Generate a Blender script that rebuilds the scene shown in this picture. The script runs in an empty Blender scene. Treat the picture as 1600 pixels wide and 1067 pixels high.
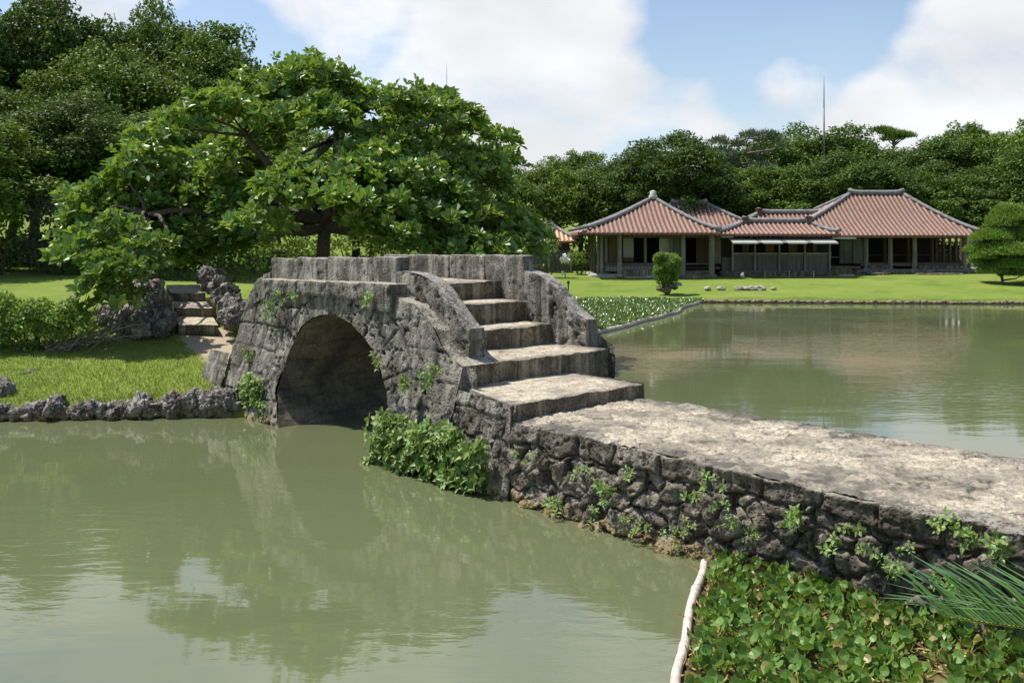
import bpy, bmesh, math, random
import numpy as np
from mathutils import Vector, Matrix
S = bpy.context.scene
R = math.radians
rng = np.random.default_rng(7)
random.seed(7)

# ------------------------------------------------------------------ camera, sky, sun, exposure
F, Y0, CAMH = 1421.0, 376.6, 2.7
cd = bpy.data.cameras.new('camera'); cam = bpy.data.objects.new('camera', cd)
S.collection.objects.link(cam); S.camera = cam
cam.location = (0, 0, CAMH); cam.rotation_euler = (R(90), 0, 0)
cd.sensor_width = 36; cd.lens = F/1600*36; cd.shift_y = -(533.5-Y0)/1600
cd.clip_end = 3000; cd.clip_start = .05
S.view_settings.view_transform = 'Standard'; S.view_settings.look = 'None'
S.view_settings.exposure = 0.38; S.view_settings.gamma = 1
SUN_DIR = Vector((1.0, -0.33, 0)).normalized()       # where the light travels to, horizontally
SUN_EL = R(62)
ld = Vector((SUN_DIR.x*math.cos(SUN_EL), SUN_DIR.y*math.cos(SUN_EL), -math.sin(SUN_EL)))
sl = bpy.data.lights.new('sun', 'SUN'); sl.energy = 4.9; sl.angle = R(.5); sl.color = (1, .95, .87)
so = bpy.data.objects.new('sun', sl); S.collection.objects.link(so)
so.rotation_euler = ld.to_track_quat('-Z', 'Y').to_euler()
W = bpy.data.worlds.new("World"); S.world = W; W.use_nodes = True
SKYK = 0.10
def build_world():
    nt = W.node_tree; N = nt.nodes; L = nt.links; N.clear()
    def nd(t, **k):
        n = N.new(t)
        for a, b in k.items(): setattr(n, a, b)
        return n
    out = nd('ShaderNodeOutputWorld'); bg = nd('ShaderNodeBackground'); L.new(bg.outputs[0], out.inputs[0])
    bg.inputs[1].default_value = SKYK
    sky = nd('ShaderNodeTexSky', sky_type='NISHITA', sun_disc=False, sun_elevation=SUN_EL)
    sky.sun_rotation = math.atan2(-SUN_DIR.x, -SUN_DIR.y)
    sky.air_density = 1.0; sky.dust_density = 0.6; sky.ozone_density = 1.2
    tc = nd('ShaderNodeTexCoord')
    def math_(op, a, b=None, c=None):
        m = nd('ShaderNodeMath', operation=op)
        for i, v in enumerate((a, b, c)):
            if v is None: continue
            if isinstance(v, (int, float)): m.inputs[i].default_value = v
            else: L.new(v, m.inputs[i])
        return m.outputs[0]
    mp = nd('ShaderNodeMapping'); L.new(tc.outputs['Generated'], mp.inputs[0]); mp.inputs['Scale'].default_value = (1, 1, 2.0)
    n1 = nd('ShaderNodeTexNoise'); L.new(mp.outputs[0], n1.inputs['Vector']); n1.inputs['Scale'].default_value = 3.4
    n1.inputs['Detail'].default_value = 10; n1.inputs['Roughness'].default_value = .58; n1.inputs['Distortion'].default_value = .25
    tot = None
    for (px, py, r, a) in [(700, 80, 280, .9), (850, 40, 170, .5), (520, 0, 90, .35), (760, 190, 150, .55), (1480, 190, 170, .85), (1590, 110, 160, .8), (1380, 210, 90, .6),
                           (1245, 105, 60, .6), (1170, 175, 100, .6), (1000, 235, 130, .7), (70, -20, 170, .8), (820, 250, 90, .4), (1560, 10, 110, .35),
                           (1150, -260, 240, .6), (250, -420, 380, .8), (900, -750, 500, .8), (1500, -600, 300, .6)]:
        v = Vector((px-800, F, Y0-py)).normalized()
        dt = nd('ShaderNodeVectorMath', operation='DOT_PRODUCT'); L.new(tc.outputs['Generated'], dt.inputs[0]); dt.inputs[1].default_value = v
        rad = math.cos(math.atan(r*1.25/F))
        mr = nd('ShaderNodeMapRange', interpolation_type='SMOOTHSTEP'); L.new(dt.outputs['Value'], mr.inputs[0])
        mr.inputs[1].default_value = rad; mr.inputs[2].default_value = 1.0; mr.inputs[3].default_value = 0; mr.inputs[4].default_value = a
        tot = mr.outputs[0] if tot is None else math_('ADD', tot, mr.outputs[0])
    tot = math_('MINIMUM', tot, 1.0)
    d = math_('ADD', math_('MULTIPLY', n1.outputs[0], 2.3), math_('MULTIPLY', tot, .75))
    mr = nd('ShaderNodeMapRange', interpolation_type='SMOOTHSTEP'); L.new(d, mr.inputs[0])
    mr.inputs[1].default_value = 1.33; mr.inputs[2].default_value = 2.0; mr.inputs[3].default_value = 0; mr.inputs[4].default_value = 1
    # haze of thin cloud low down
    sep = nd('ShaderNodeSeparateXYZ'); L.new(tc.outputs['Generated'], sep.inputs[0])
    hz = nd('ShaderNodeMapRange'); L.new(sep.outputs[2], hz.inputs[0]); hz.inputs[1].default_value = 0; hz.inputs[2].default_value = .3
    hz.inputs[3].default_value = .38; hz.inputs[4].default_value = .05
    n2 = nd('ShaderNodeTexNoise'); L.new(mp.outputs[0], n2.inputs['Vector']); n2.inputs['Scale'].default_value = 5.5; n2.inputs['Detail'].default_value = 6
    cr = nd('ShaderNodeMapRange'); L.new(n2.outputs[0], cr.inputs[0]); cr.inputs[1].default_value = .35; cr.inputs[2].default_value = .68
    cr.inputs[3].default_value = .64/SKYK; cr.inputs[4].default_value = .80/SKYK
    cc = nd('ShaderNodeCombineColor'); L.new(math_('MULTIPLY', cr.outputs[0], .985), cc.inputs[0]); L.new(cr.outputs[0], cc.inputs[1]); L.new(math_('MULTIPLY', cr.outputs[0], 1.035), cc.inputs[2])
    gain = nd('ShaderNodeVectorMath', operation='MULTIPLY'); L.new(sky.outputs[0], gain.inputs[0]); gain.inputs[1].default_value = (1.14, 1.17, 1.18)
    mx = nd('ShaderNodeMix', data_type='RGBA'); L.new(math_('MAXIMUM', mr.outputs[0], hz.outputs[0]), mx.inputs[0])
    L.new(gain.outputs[0], mx.inputs[6]); L.new(cc.outputs[0], mx.inputs[7]); L.new(mx.outputs[2], bg.inputs[0])
build_world()

# ------------------------------------------------------------------ numpy helpers
def hash3(i, j, k, seed=0):
    h = (i.astype(np.int64)*374761393 + j.astype(np.int64)*668265263 + k.astype(np.int64)*2147483647 + seed*974711) & 0x7fffffff
    h = ((h ^ (h >> 13))*1274126177) & 0x7fffffff
    h = (h ^ (h >> 16)) & 0x7fffffff
    return (h & 0xfffff)/float(0xfffff)
def vnoise(x, y, z, seed=0):
    xi, yi, zi = np.floor(x), np.floor(y), np.floor(z)
    fx, fy, fz = x-xi, y-yi, z-zi
    fx, fy, fz = [t*t*(3-2*t) for t in (fx, fy, fz)]
    r = 0
    for a in (0, 1):
        for b in (0, 1):
            for c_ in (0, 1):
                w = (fx if a else 1-fx)*(fy if b else 1-fy)*(fz if c_ else 1-fz)
                r = r + w*hash3(xi+a, yi+b, zi+c_, seed)
    return r*2-1
def fbm(x, y, z, seed=0, o=4, g=.5):
    a, r, f_ = 1, 0, 1
    for i in range(o):
        r = r + a*vnoise(x*f_, y*f_, z*f_, seed+i*17); a *= g; f_ *= 2.03
    return r
def sstep(a, b, x):
    t = np.clip((x-a)/(b-a), 0, 1); return t*t*(3-2*t)
def at(px, py, Y):
    return ((px-800)/F*Y, Y, CAMH-(py-Y0)/F*Y)

class MB:
    """collects vertices and faces of one mesh object"""
    def __init__(s): s.v = []; s.f = []; s.n = 0; s.attr = []
    def add(s, v, faces, mi=0, attr=None):
        v = np.asarray(v, float).reshape(-1, 3)
        if isinstance(faces, np.ndarray): faces = [faces]
        for fa in faces:
            fa = np.asarray(fa)
            if fa.ndim == 1: fa = fa[None]
            s.f.append((fa+s.n, mi))
        s.v.append(v); s.n += len(v)
        s.attr.append(np.zeros(len(v)) if attr is None else np.asarray(attr, float).ravel())
        return s
    def box(s, x0, x1, y0, y1, z0, z1, mi=0):
        v = [(x, y, z) for z in (z0, z1) for (x, y) in ((x0, y0), (x1, y0), (x1, y1), (x0, y1))]
        return s.add(v, np.array([(3, 2, 1, 0), (4, 5, 6, 7), (0, 1, 5, 4), (1, 2, 6, 5), (2, 3, 7, 6), (3, 0, 4, 7)]), mi)
    def tube(s, pts, rad, n=8, mi=0, cap=True):
        pts = np.asarray(pts, float); m = len(pts); rad = np.broadcast_to(np.asarray(rad, float), (m,))
        T = np.gradient(pts, axis=0); T /= np.linalg.norm(T, axis=1)[:, None]+1e-9
        up = np.array([0, 0, 1.]) if abs(T[0][2]) < .9 else np.array([1., 0, 0])
        A = np.cross(T, up); A /= np.linalg.norm(A, axis=1)[:, None]+1e-9; B_ = np.cross(T, A)
        th = np.linspace(0, 2*np.pi, n, endpoint=False)
        v = pts[:, None]+rad[:, None, None]*(A[:, None]*np.cos(th)[None, :, None]+B_[:, None]*np.sin(th)[None, :, None])
        i = np.arange(m-1)[:, None]*n; j = np.arange(n)[None]; j2 = (j+1) % n
        q = np.stack([i+j, i+j2, i+n+j2, i+n+j], -1).reshape(-1, 4)
        fs = [q]
        if cap: fs += [np.arange(n)[None, ::-1], (np.arange(n)+(m-1)*n)[None]]
        return s.add(v.reshape(-1, 3), fs, mi)
    def build(s, name, mats, parent=None, smooth=False):
        me = bpy.data.meshes.new(name)
        V = np.concatenate(s.v); me.vertices.add(len(V)); me.vertices.foreach_set('co', V.ravel())
        loops = np.concatenate([f.ravel() for f, _ in s.f]); tot = np.concatenate([np.full(len(f), f.shape[1]) for f, _ in s.f])
        mi = np.concatenate([np.full(len(f), m) for f, m in s.f])
        me.loops.add(len(loops)); me.loops.foreach_set('vertex_index', loops.astype(np.int32))
        me.polygons.add(len(tot)); st = np.concatenate([[0], np.cumsum(tot)[:-1]])
        me.polygons.foreach_set('loop_start', st.astype(np.int32)); me.polygons.foreach_set('loop_total', tot.astype(np.int32))
        me.polygons.foreach_set('material_index', mi.astype(np.int32))
        me.polygons.foreach_set('use_smooth', np.full(len(tot), smooth))
        A = np.concatenate(s.attr)
        if np.any(A): 
            at_ = me.attributes.new('dirt', 'FLOAT', 'POINT'); at_.data.foreach_set('value', A.astype(np.float32))
        me.update(calc_edges=True); me.validate()
        for m in (mats if isinstance(mats, (list, tuple)) else [mats]): me.materials.append(m)
        o = bpy.data.objects.new(name, me); S.collection.objects.link(o)
        if parent is not None: o.parent = parent
        return o
def empty(name, loc=(0, 0, 0), rz=0, label=None, cat=None, group=None):
    o = bpy.data.objects.new(name, None); S.collection.objects.link(o); o.location = loc; o.rotation_euler = (0, 0, rz)
    if label: tag(o, label, cat, group)
    return o
def tag(o, label=None, cat=None, group=None, kind=None):
    if label: o['label'] = label
    if cat: o['category'] = cat
    if group: o['group'] = group
    if kind: o['kind'] = kind
    return o
def copy_tree(o, loc, rz=0, sc=None, label=None, group=None):
    c = o.copy(); S.collection.objects.link(c); c.location = loc; c.rotation_euler = (0, 0, rz)
    if sc is not None: c.scale = sc
    if label: c['label'] = label
    if group: c['group'] = group
    for ch in o.children:
        d = ch.copy(); S.collection.objects.link(d); d.parent = c
    return c
def grid_faces(nu, nv, flip=False):
    i = np.arange(nu-1)[:, None]*nv; j = np.arange(nv-1)[None]
    q = np.stack([i+j, i+nv+j, i+nv+j+1, i+j+1], -1).reshape(-1, 4)
    return q[:, ::-1] if flip else q
def unit(v): return v/(np.linalg.norm(v, axis=-1, keepdims=True)+1e-9)
def scatter(mb, tmpl, faces, pos, ydir, nrm, size, mi=0, wid=None):
    """places a leaf template (x side, y along, z normal) at many positions"""
    y = unit(ydir); z = unit(nrm-(nrm*y).sum(-1, keepdims=True)*y); x = np.cross(y, z)
    t = np.asarray(tmpl, float); size = np.broadcast_to(size, (len(pos),)); w = size if wid is None else size*wid
    v = pos[:, None]+x[:, None]*(t[None, :, 0:1]*w[:, None, None])+y[:, None]*(t[None, :, 1:2]*size[:, None, None])+z[:, None]*(t[None, :, 2:3]*size[:, None, None])
    k = len(t)
    fs = [(np.asarray(f)[None]+np.arange(len(pos))[:, None, None]*k).reshape(-1, np.asarray(f).shape[1]) for f in faces]
    mb.add(v.reshape(-1, 3), fs, mi)
def randdir(n):
    return unit(rng.normal(size=(n, 3)))

# leaf templates
LEAF_OB = ([(0, 0, 0), (0, .52, -.03), (0, 1, -.10), (-.11, .3, .05), (-.25, .70, .05), (.11, .3, .05), (.25, .70, .05)],
           [[(0, 1, 2, 4, 3), (0, 5, 6, 2, 1)]])
LEAF_OV = ([(0, 0, 0), (0, .5, -.02), (0, 1, -.18), (-.27, .35, .04), (-.17, .75, -.02), (.27, .35, .04), (.17, .75, -.02)],
           [[(0, 1, 2, 4, 3), (0, 5, 6, 2, 1)]])
LEAF_Q = ([(0, 0, 0), (-.3, .5, .08), (0, 1, -.05), (.3, .5, .08)], [[(0, 3, 2, 1)]])
_a = np.linspace(0, 2*np.pi, 9)[:-1]
LEAF_RD = ([(0, .5, -.09)]+[(.46*math.sin(t), .5-.5*math.cos(t), .05*math.cos(2*t)) for t in _a], [[(0, i+1, (i+1) % 8+1) for i in range(8)]])
BLADE = ([(-.04, 0, 0), (.04, 0, 0), (.03, .55, .06), (-.03, .55, .06), (0, 1, .25)], [[(0, 1, 2, 3)], [(3, 2, 4)]])

# ------------------------------------------------------------------ materials
def mat(name):
    m = bpy.data.materials.new(name); m.use_nodes = True; nt = m.node_tree; nt.nodes.clear()
    out = nt.nodes.new('ShaderNodeOutputMaterial'); b = nt.nodes.new('ShaderNodeBsdfPrincipled'); nt.links.new(b.outputs[0], out.inputs[0])
    return m, nt, b, out
class G:
    def __init__(s, nt): s.nt = nt
    def n(s, t, ins=None, **k):
        x = s.nt.nodes.new(t)
        for a, b in k.items(): setattr(x, a, b)
        for key, v in (ins or {}).items():
            if isinstance(v, bpy.types.NodeSocket): s.nt.links.new(v, x.inputs[key])
            else: x.inputs[key].default_value = v
        return x
    def math(s, op, a, b=0.0): return s.n('ShaderNodeMath', {0: a, 1: b}, operation=op).outputs[0]
    def noise(s, co, scale, detail=4, rough=.55, dist=0): return s.n('ShaderNodeTexNoise', {'Vector': co, 'Scale': scale, 'Detail': detail, 'Roughness': rough, 'Distortion': dist}).outputs[0]
    def voro(s, co, scale, feature='F1'): return s.n('ShaderNodeTexVoronoi', {'Vector': co, 'Scale': scale}, feature=feature).outputs[0]
    def ramp(s, f, a, b, c0, c1, smooth=False):
        m = s.n('ShaderNodeMapRange', {0: f, 1: a, 2: b}, interpolation_type='SMOOTHSTEP' if smooth else 'LINEAR')
        return s.mix(m.outputs[0], c0, c1)
    def rng(s, f, a, b, c=0.0, d=1.0): return s.n('ShaderNodeMapRange', {0: f, 1: a, 2: b, 3: c, 4: d}, interpolation_type='SMOOTHSTEP').outputs[0]
    def mix(s, f, a, b, mode='MIX'):
        m = s.n('ShaderNodeMix', data_type='RGBA', blend_type=mode)
        for i, v in ((0, f), (6, a), (7, b)):
            if isinstance(v, bpy.types.NodeSocket): s.nt.links.new(v, m.inputs[i])
            else: m.inputs[i].default_value = v if i == 0 else (*v, 1)
        return m.outputs[2]
    def bump(s, h, st, dist): return s.n('ShaderNodeBump', {'Height': h, 'Strength': st, 'Distance': dist}).outputs[0]
def link(nt, a, b): nt.links.new(a, b)

def stone(name, dark, mid, light, cov=.5, lich=.25, pits=55, topc=None, stain=True, rough=.9, bumpd=.02, scale=1.0):
    m, nt, b, _ = mat(name); g = G(nt)
    geo = g.n('ShaderNodeNewGeometry'); co = geo.outputs['Position']
    a1 = g.noise(co, 2.3*scale, 6, .62); a2 = g.noise(co, 11*scale, 5, .65); a3 = g.noise(co, 60*scale, 3, .6)
    col = g.mix(g.rng(a1, .62-cov*.3, .74-cov*.2), dark, mid)
    col = g.mix(g.rng(a2, .5, .72, 0, .8), col, light)
    col = g.mix(g.rng(g.noise(co, 5*scale, 7, .7), .62, .75, 0, lich*2), col, (.42, .41, .38))
    vp = g.voro(co, pits*scale*.5); pit = g.rng(vp, .12, .42)
    vp2 = g.voro(co, 17*scale); msk = g.rng(a1, .4, .6)
    pit2 = g.math('MAXIMUM', g.rng(vp2, .10, .34), msk)
    pp = g.math('MULTIPLY', pit, pit2)
    col = g.mix(g.rng(pp, 0, 1, .62, 0), col, tuple(x*.3 for x in dark))
    col = g.mix(g.rng(a3, .3, .7, .35, 0), col, tuple(x*.55 for x in mid))
    vs = g.noise(g.n('ShaderNodeMapping', {0: co, 'Scale': (7, 7, .6)}).outputs[0], 1.0, 4, .6)
    col = g.mix(g.rng(vs, .5, .64, 0, .65), col, light); col = g.mix(g.rng(vs, .36, .48, .75, 0), col, dark)
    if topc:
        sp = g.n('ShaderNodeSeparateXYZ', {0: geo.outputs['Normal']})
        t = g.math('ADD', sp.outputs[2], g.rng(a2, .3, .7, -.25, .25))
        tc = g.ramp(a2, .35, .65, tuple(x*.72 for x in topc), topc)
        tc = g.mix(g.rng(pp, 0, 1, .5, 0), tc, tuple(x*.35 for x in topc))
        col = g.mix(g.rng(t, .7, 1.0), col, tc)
    if stain:
        sp = g.n('ShaderNodeSeparateXYZ', {0: co})
        zz = g.math('ADD', sp.outputs[2], g.rng(a2, .3, .7, -.09, .09))
        col = g.mix(g.rng(zz, .04, .12, .85, 0), col, (.30, .22, .10))
        col = g.mix(g.rng(zz, -.02, .035, .9, 0), col, (.05, .045, .02))
    at_ = g.n('ShaderNodeAttribute', attribute_name='dirt')
    col = g.mix(at_.outputs['Fac'], col, (.012, .012, .01))
    link(nt, col, b.inputs['Base Color']); b.inputs['Roughness'].default_value = rough; b.inputs['Specular IOR Level'].default_value = .25
    h = g.math('ADD', g.math('MULTIPLY', a3, .5), g.math('ADD', g.math('MULTIPLY', pp, .8), g.math('MULTIPLY', a2, .8)))
    link(nt, g.bump(h, .85, bumpd), b.inputs['Normal'])
    return m
M = {}
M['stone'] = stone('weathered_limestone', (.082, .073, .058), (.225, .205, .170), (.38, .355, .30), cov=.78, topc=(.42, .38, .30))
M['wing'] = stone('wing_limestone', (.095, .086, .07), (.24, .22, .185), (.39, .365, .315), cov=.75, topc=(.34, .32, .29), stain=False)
M['rubble'] = stone('rubble_limestone', (.078, .064, .05), (.17, .145, .115), (.30, .265, .215), cov=.6, lich=.12, topc=(.30, .27, .22), bumpd=.025)
M['coral'] = stone('coral_rock', (.095, .082, .07), (.25, .222, .19), (.46, .43, .38), cov=.65, lich=.35, pits=40, bumpd=.03)
M['riser'] = stone('riser_limestone', (.10, .082, .055), (.22, .18, .12), (.36, .31, .22), cov=.6, lich=.1, stain=False)
def tread_mat():
    m, nt, b, _ = mat('worn_cream_stone'); g = G(nt); co = g.n('ShaderNodeNewGeometry').outputs['Position']
    a1 = g.noise(co, 1.6, 6, .65); a2 = g.noise(co, 9, 6, .65); a3 = g.noise(co, 34, 5, .75)
    col = g.ramp(a2, .32, .66, (.40, .34, .245), (.74, .655, .51))
    col = g.mix(g.rng(a1, .48, .66, 0, .75), col, (.24, .215, .185))
    cr = g.voro(g.n('ShaderNodeVectorMath', {0: co, 1: g.n('ShaderNodeCombineXYZ', {0: g.math('MULTIPLY', a2, .25), 1: g.math('MULTIPLY', a2, -.2), 2: 0.0}).outputs[0]}, operation='ADD').outputs[0], 4.2, 'DISTANCE_TO_EDGE')
    crk = g.math('MULTIPLY', g.rng(cr, 0, .03, .7, 0), g.rng(g.noise(co, 2.2, 2), .52, .64))
    col = g.mix(g.math('MULTIPLY', crk, .8), col, (.10, .08, .05))
    col = g.mix(g.rng(a3, .38, .58, .7, 0), col, (.19, .16, .12))
    at_ = g.n('ShaderNodeAttribute', attribute_name='dirt')
    col = g.mix(at_.outputs['Fac'], col, (.13, .118, .10))
    link(nt, col, b.inputs['Base Color']); b.inputs['Roughness'].default_value = .92; b.inputs['Specular IOR Level'].default_value = .2
    h = g.math('ADD', g.math('MULTIPLY', a3, .5), g.math('SUBTRACT', g.math('MULTIPLY', a2, 1.1), g.math('MULTIPLY', crk, .7)))
    link(nt, g.bump(h, 1.0, .034), b.inputs['Normal'])
    return m
M['tread'] = tread_mat()
def vault_mat():
    m, nt, b, _ = mat('vault_stone'); g = G(nt); tc = g.n('ShaderNodeTexCoord'); co = tc.outputs['Object']
    a1 = g.noise(co, 2, 5, .6); a2 = g.noise(co, 14, 5, .65)
    br = g.n('ShaderNodeTexBrick', {'Vector': g.n('ShaderNodeMapping', {0: g.n('ShaderNodeVectorMath', {0: co, 1: g.n('ShaderNodeCombineXYZ', {0: g.math('MULTIPLY', a1, .5), 1: 0.0, 2: g.math('MULTIPLY', a1, .35)}).outputs[0]}, operation='ADD').outputs[0], 'Rotation': (R(90), 0, 0)}).outputs[0], 'Scale': 1.0, 'Mortar Size': .007, 'Brick Width': .5, 'Row Height': .27, 'Color1': (1, 1, 1, 1), 'Color2': (.7, .7, .7, 1), 'Mortar': (.35, .35, .35, 1)})
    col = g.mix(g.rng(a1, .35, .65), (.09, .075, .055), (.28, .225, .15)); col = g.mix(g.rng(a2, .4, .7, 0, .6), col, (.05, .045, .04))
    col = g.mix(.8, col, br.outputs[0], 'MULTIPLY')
    link(nt, col, b.inputs['Base Color']); b.inputs['Roughness'].default_value = .9
    link(nt, g.bump(g.math('ADD', a2, g.rng(br.outputs[1], 0, 1, 1.2, 0)), .8, .02), b.inputs['Normal'])
    return m
M['vault'] = vault_mat()

def leafmat(name, c0, c1, c2=None, rough=.4, trans=.35, spec=.5, mult=False):
    m, nt, b, out = mat(name); g = G(nt); geo = g.n('ShaderNodeNewGeometry')
    r = geo.outputs['Random Per Island']
    big = g.noise(geo.outputs['Position'], .7, 3)
    col = g.ramp(g.math('ADD', g.math('MULTIPLY', r, .75), g.math('MULTIPLY', big, .8)), .35, 1.15, c0, c1)
    if c2: col = g.mix(g.rng(r, .90, .97), col, c2)
    if 'leaf' in name and mult: col = g.mix(1.0, col, g.ramp(g.n('ShaderNodeObjectInfo').outputs['Random'], 0, 1, (.72, .8, .8), (1.35, 1.25, 1.0)), 'MULTIPLY')
    link(nt, col, b.inputs['Base Color']); b.inputs['Roughness'].default_value = rough; b.inputs['Specular IOR Level'].default_value = spec
    t = g.n('ShaderNodeBsdfTranslucent'); link(nt, g.mix(.5, col, (.30, .42, .03), 'MIX'), t.inputs[0])
    mx = g.n('ShaderNodeMixShader', {0: trans}); link(nt, b.outputs[0], mx.inputs[1]); link(nt, t.outputs[0], mx.inputs[2]); link(nt, mx.outputs[0], out.inputs[0])
    return m
M['leaf_big'] = leafmat('large_glossy_leaf', (.04, .10, .018), (.19, .33, .045), (.40, .46, .08), rough=.40, trans=.34, spec=.6)
M['leaf_dark'] = leafmat('dark_evergreen_leaf', (.018, .048, .010), (.105, .19, .03), (.16, .23, .035), rough=.55, trans=.14, spec=.25, mult=True)
M['leaf_mid'] = leafmat('mid_green_leaf', (.026, .066, .012), (.15, .25, .038), (.20, .27, .05), rough=.55, trans=.18, spec=.25, mult=True)
M['leaf_light'] = leafmat('yellow_green_leaf', (.09, .16, .02), (.20, .29, .05), (.28, .32, .07), rough=.5, trans=.35)
M['leaf_grey'] = leafmat('grey_green_leaf', (.05, .075, .045), (.11, .15, .09), rough=.5, trans=.15)
M['leaf_wall'] = leafmat('fresh_fern_leaf', (.12, .21, .045), (.24, .36, .09), (.32, .36, .09), rough=.5, trans=.3)
M['leaf_pine'] = leafmat('pine_needle', (.09, .18, .025), (.20, .32, .05), rough=.6, trans=.3)
M['leaf_bush'] = leafmat('clipped_bush_leaf', (.10, .19, .02), (.22, .34, .045), rough=.5, trans=.35)
M['hyacinth'] = leafmat('water_hyacinth_leaf', (.065, .15, .025), (.17, .30, .06), (.34, .27, .10), rough=.42, trans=.3, spec=.5)
M['hyacinth_far'] = leafmat('distant_hyacinth_leaf', (.05, .11, .02), (.12, .22, .05), (.3, .34, .2), rough=.3, trans=.25, spec=.6)
M['cycad'] = leafmat('cycad_leaflet', (.04, .11, .025), (.11, .22, .05), rough=.33, trans=.12, spec=.6)
M['grassblade'] = leafmat('grass_blade', (.12, .18, .03), (.23, .28, .06), (.34, .33, .13), rough=.6, trans=.4)
def simple(name, c, rough=.8, var=.25, scale=8, bumpd=0, spec=.3, metal=0):
    m, nt, b, _ = mat(name); g = G(nt); co = g.n('ShaderNodeNewGeometry').outputs['Position']
    n_ = g.noise(co, scale, 5, .6)
    link(nt, g.ramp(n_, .3, .7, tuple(x*(1-var) for x in c), tuple(min(1, x*(1+var)) for x in c)), b.inputs['Base Color'])
    b.inputs['Roughness'].default_value = rough; b.inputs['Specular IOR Level'].default_value = spec; b.inputs['Metallic'].default_value = metal
    if bumpd: link(nt, g.bump(n_, .7, bumpd), b.inputs['Normal'])
    return m
M['bark'] = simple('bark', (.10, .08, .06), .9, .45, 14, .02)
M['bark_grey'] = simple('pale_bark', (.20, .17, .13), .9, .4, 9, .02)
M['bamboo'] = simple('boom_float', (.50, .42, .32), .6, .35, 9)
M['pvc'] = simple('sun_bleached_pipe', (.58, .50, .43), .55, .38, 14)
M['metal'] = simple('galvanised_steel', (.22, .23, .25), .7, .05, 3)
M['debris'] = simple('brown_plant_litter', (.12, .085, .035), .9, .6, 22, .02)
M['petiole'] = simple('hyacinth_stalk', (.26, .30, .07), .5, .3, 30)
M['rachis'] = simple('yellow_rachis', (.30, .30, .06), .5, .05, 3)
M['white_flower'] = simple('orchid_petal', (.8, .78, .74), .6, .08, 30)
M['white_stone'] = simple('pale_stone', (.33, .31, .27), .9, .3, 8, .03)
def wood(name, c, sx=9.0, var=.35):
    m, nt, b, _ = mat(name); g = G(nt); co = g.n('ShaderNodeNewGeometry').outputs['Position']
    mp = g.n('ShaderNodeMapping', {0: co, 'Scale': (sx, sx, .7)}).outputs[0]
    n_ = g.noise(mp, 1.0, 5, .6); n2 = g.noise(co, .9, 4)
    col = g.ramp(n_, .3, .7, tuple(x*(1-var) for x in c), tuple(x*(1+var) for x in c))
    col = g.mix(g.rng(n2, .45, .65, 0, .5), col, tuple(x*.55 for x in c))
    link(nt, col, b.inputs['Base Color']); b.inputs['Roughness'].default_value = .85; b.inputs['Specular IOR Level'].default_value = .2
    link(nt, g.bump(n_, .5, .01), b.inputs['Normal']); return m
M['wood_grey'] = wood('weathered_grey_wood', (.125, .115, .10))
M['wood_post'] = wood('pale_post_wood', (.22, .20, .165), 5)
M['wood_brown'] = wood('brown_wood', (.15, .095, .06))
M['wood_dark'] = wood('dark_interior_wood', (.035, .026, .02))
M['shoji'] = simple('paper_screen', (.34, .34, .31), .8, .05, 3)
M['plaster'] = simple('pale_lattice_board', (.50, .49, .45), .8, .1, 3)
M['ridge'] = simple('grey_ridge_mortar', (.22, .215, .215), .9, .4, 5, .03)
def tile_mat(name, red, mortar):
    m, nt, b, _ = mat(name); g = G(nt); co = g.n('ShaderNodeNewGeometry').outputs['Position']
    at_ = g.n('ShaderNodeAttribute', attribute_name='dirt').outputs['Fac']
    n1 = g.noise(co, 1.2, 5, .6); n2 = g.noise(co, 9, 4, .7)
    col = g.ramp(n2, .3, .7, tuple(x*.6 for x in red), tuple(x*1.3 for x in red))
    mm = g.math('MULTIPLY', g.rng(at_, .35, .75), g.rng(g.math('ADD', n2, g.math('MULTIPLY', n1, .5)), .5, .82, .25, 1))
    col = g.mix(mm, col, mortar)
    col = g.mix(g.rng(at_, 0, .25, .6, 0), col, (.05, .03, .025))
    col = g.mix(g.rng(n1, .52, .72, 0, .4), col, (.13, .10, .09))
    link(nt, col, b.inputs['Base Color']); b.inputs['Roughness'].default_value = .85; b.inputs['Specular IOR Level'].default_value = .2
    return m
M['tile'] = tile_mat('red_clay_tile', (.20, .092, .064), (.32, .25, .205))
M['tile_orange'] = tile_mat('orange_clay_tile', (.36, .15, .07), (.62, .50, .38))

def ground_mat():
    m, nt, b, _ = mat('lawn_ground'); g = G(nt); geo = g.n('ShaderNodeNewGeometry'); co = geo.outputs['Position']
    a1 = g.noise(co, .22, 6, .65); a2 = g.noise(co, 2.5, 6, .72); a3 = g.noise(co, 38, 3, .7)
    col = g.ramp(a1, .35, .65, (.15, .225, .035), (.24, .30, .055))
    col = g.mix(g.rng(a2, .5, .72, 0, .7), col, (.29, .30, .08))
    col = g.mix(g.rng(a2, .28, .45, .4, 0), col, (.08, .16, .022))
    col = g.mix(g.rng(g.noise(co, .8, 7, .7), .52, .68, 0, .55), col, (.30, .28, .11)); col = g.mix(g.rng(g.noise(co, .5, 4, .6), .34, .46, .5, 0), col, (.09, .155, .025))
    col = g.mix(g.rng(a3, .35, .6, .45, 0), col, (.06, .11, .02))
    at_ = g.n('ShaderNodeAttribute', attribute_name='dirt').outputs['Fac']
    pth = g.ramp(a3, .3, .7, (.32, .25, .16), (.52, .44, .32))
    edge = g.math('ADD', at_, g.rng(a2, .3, .7, -.3, .3))
    col = g.mix(g.rng(edge, .4, .6), col, pth)
    link(nt, col, b.inputs['Base Color']); b.inputs['Roughness'].default_value = .95; b.inputs['Specular IOR Level'].default_value = .1
    link(nt, g.bump(g.math('ADD', a3, a2), .7, .04), b.inputs['Normal']); return m
M['ground'] = ground_mat()
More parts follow.
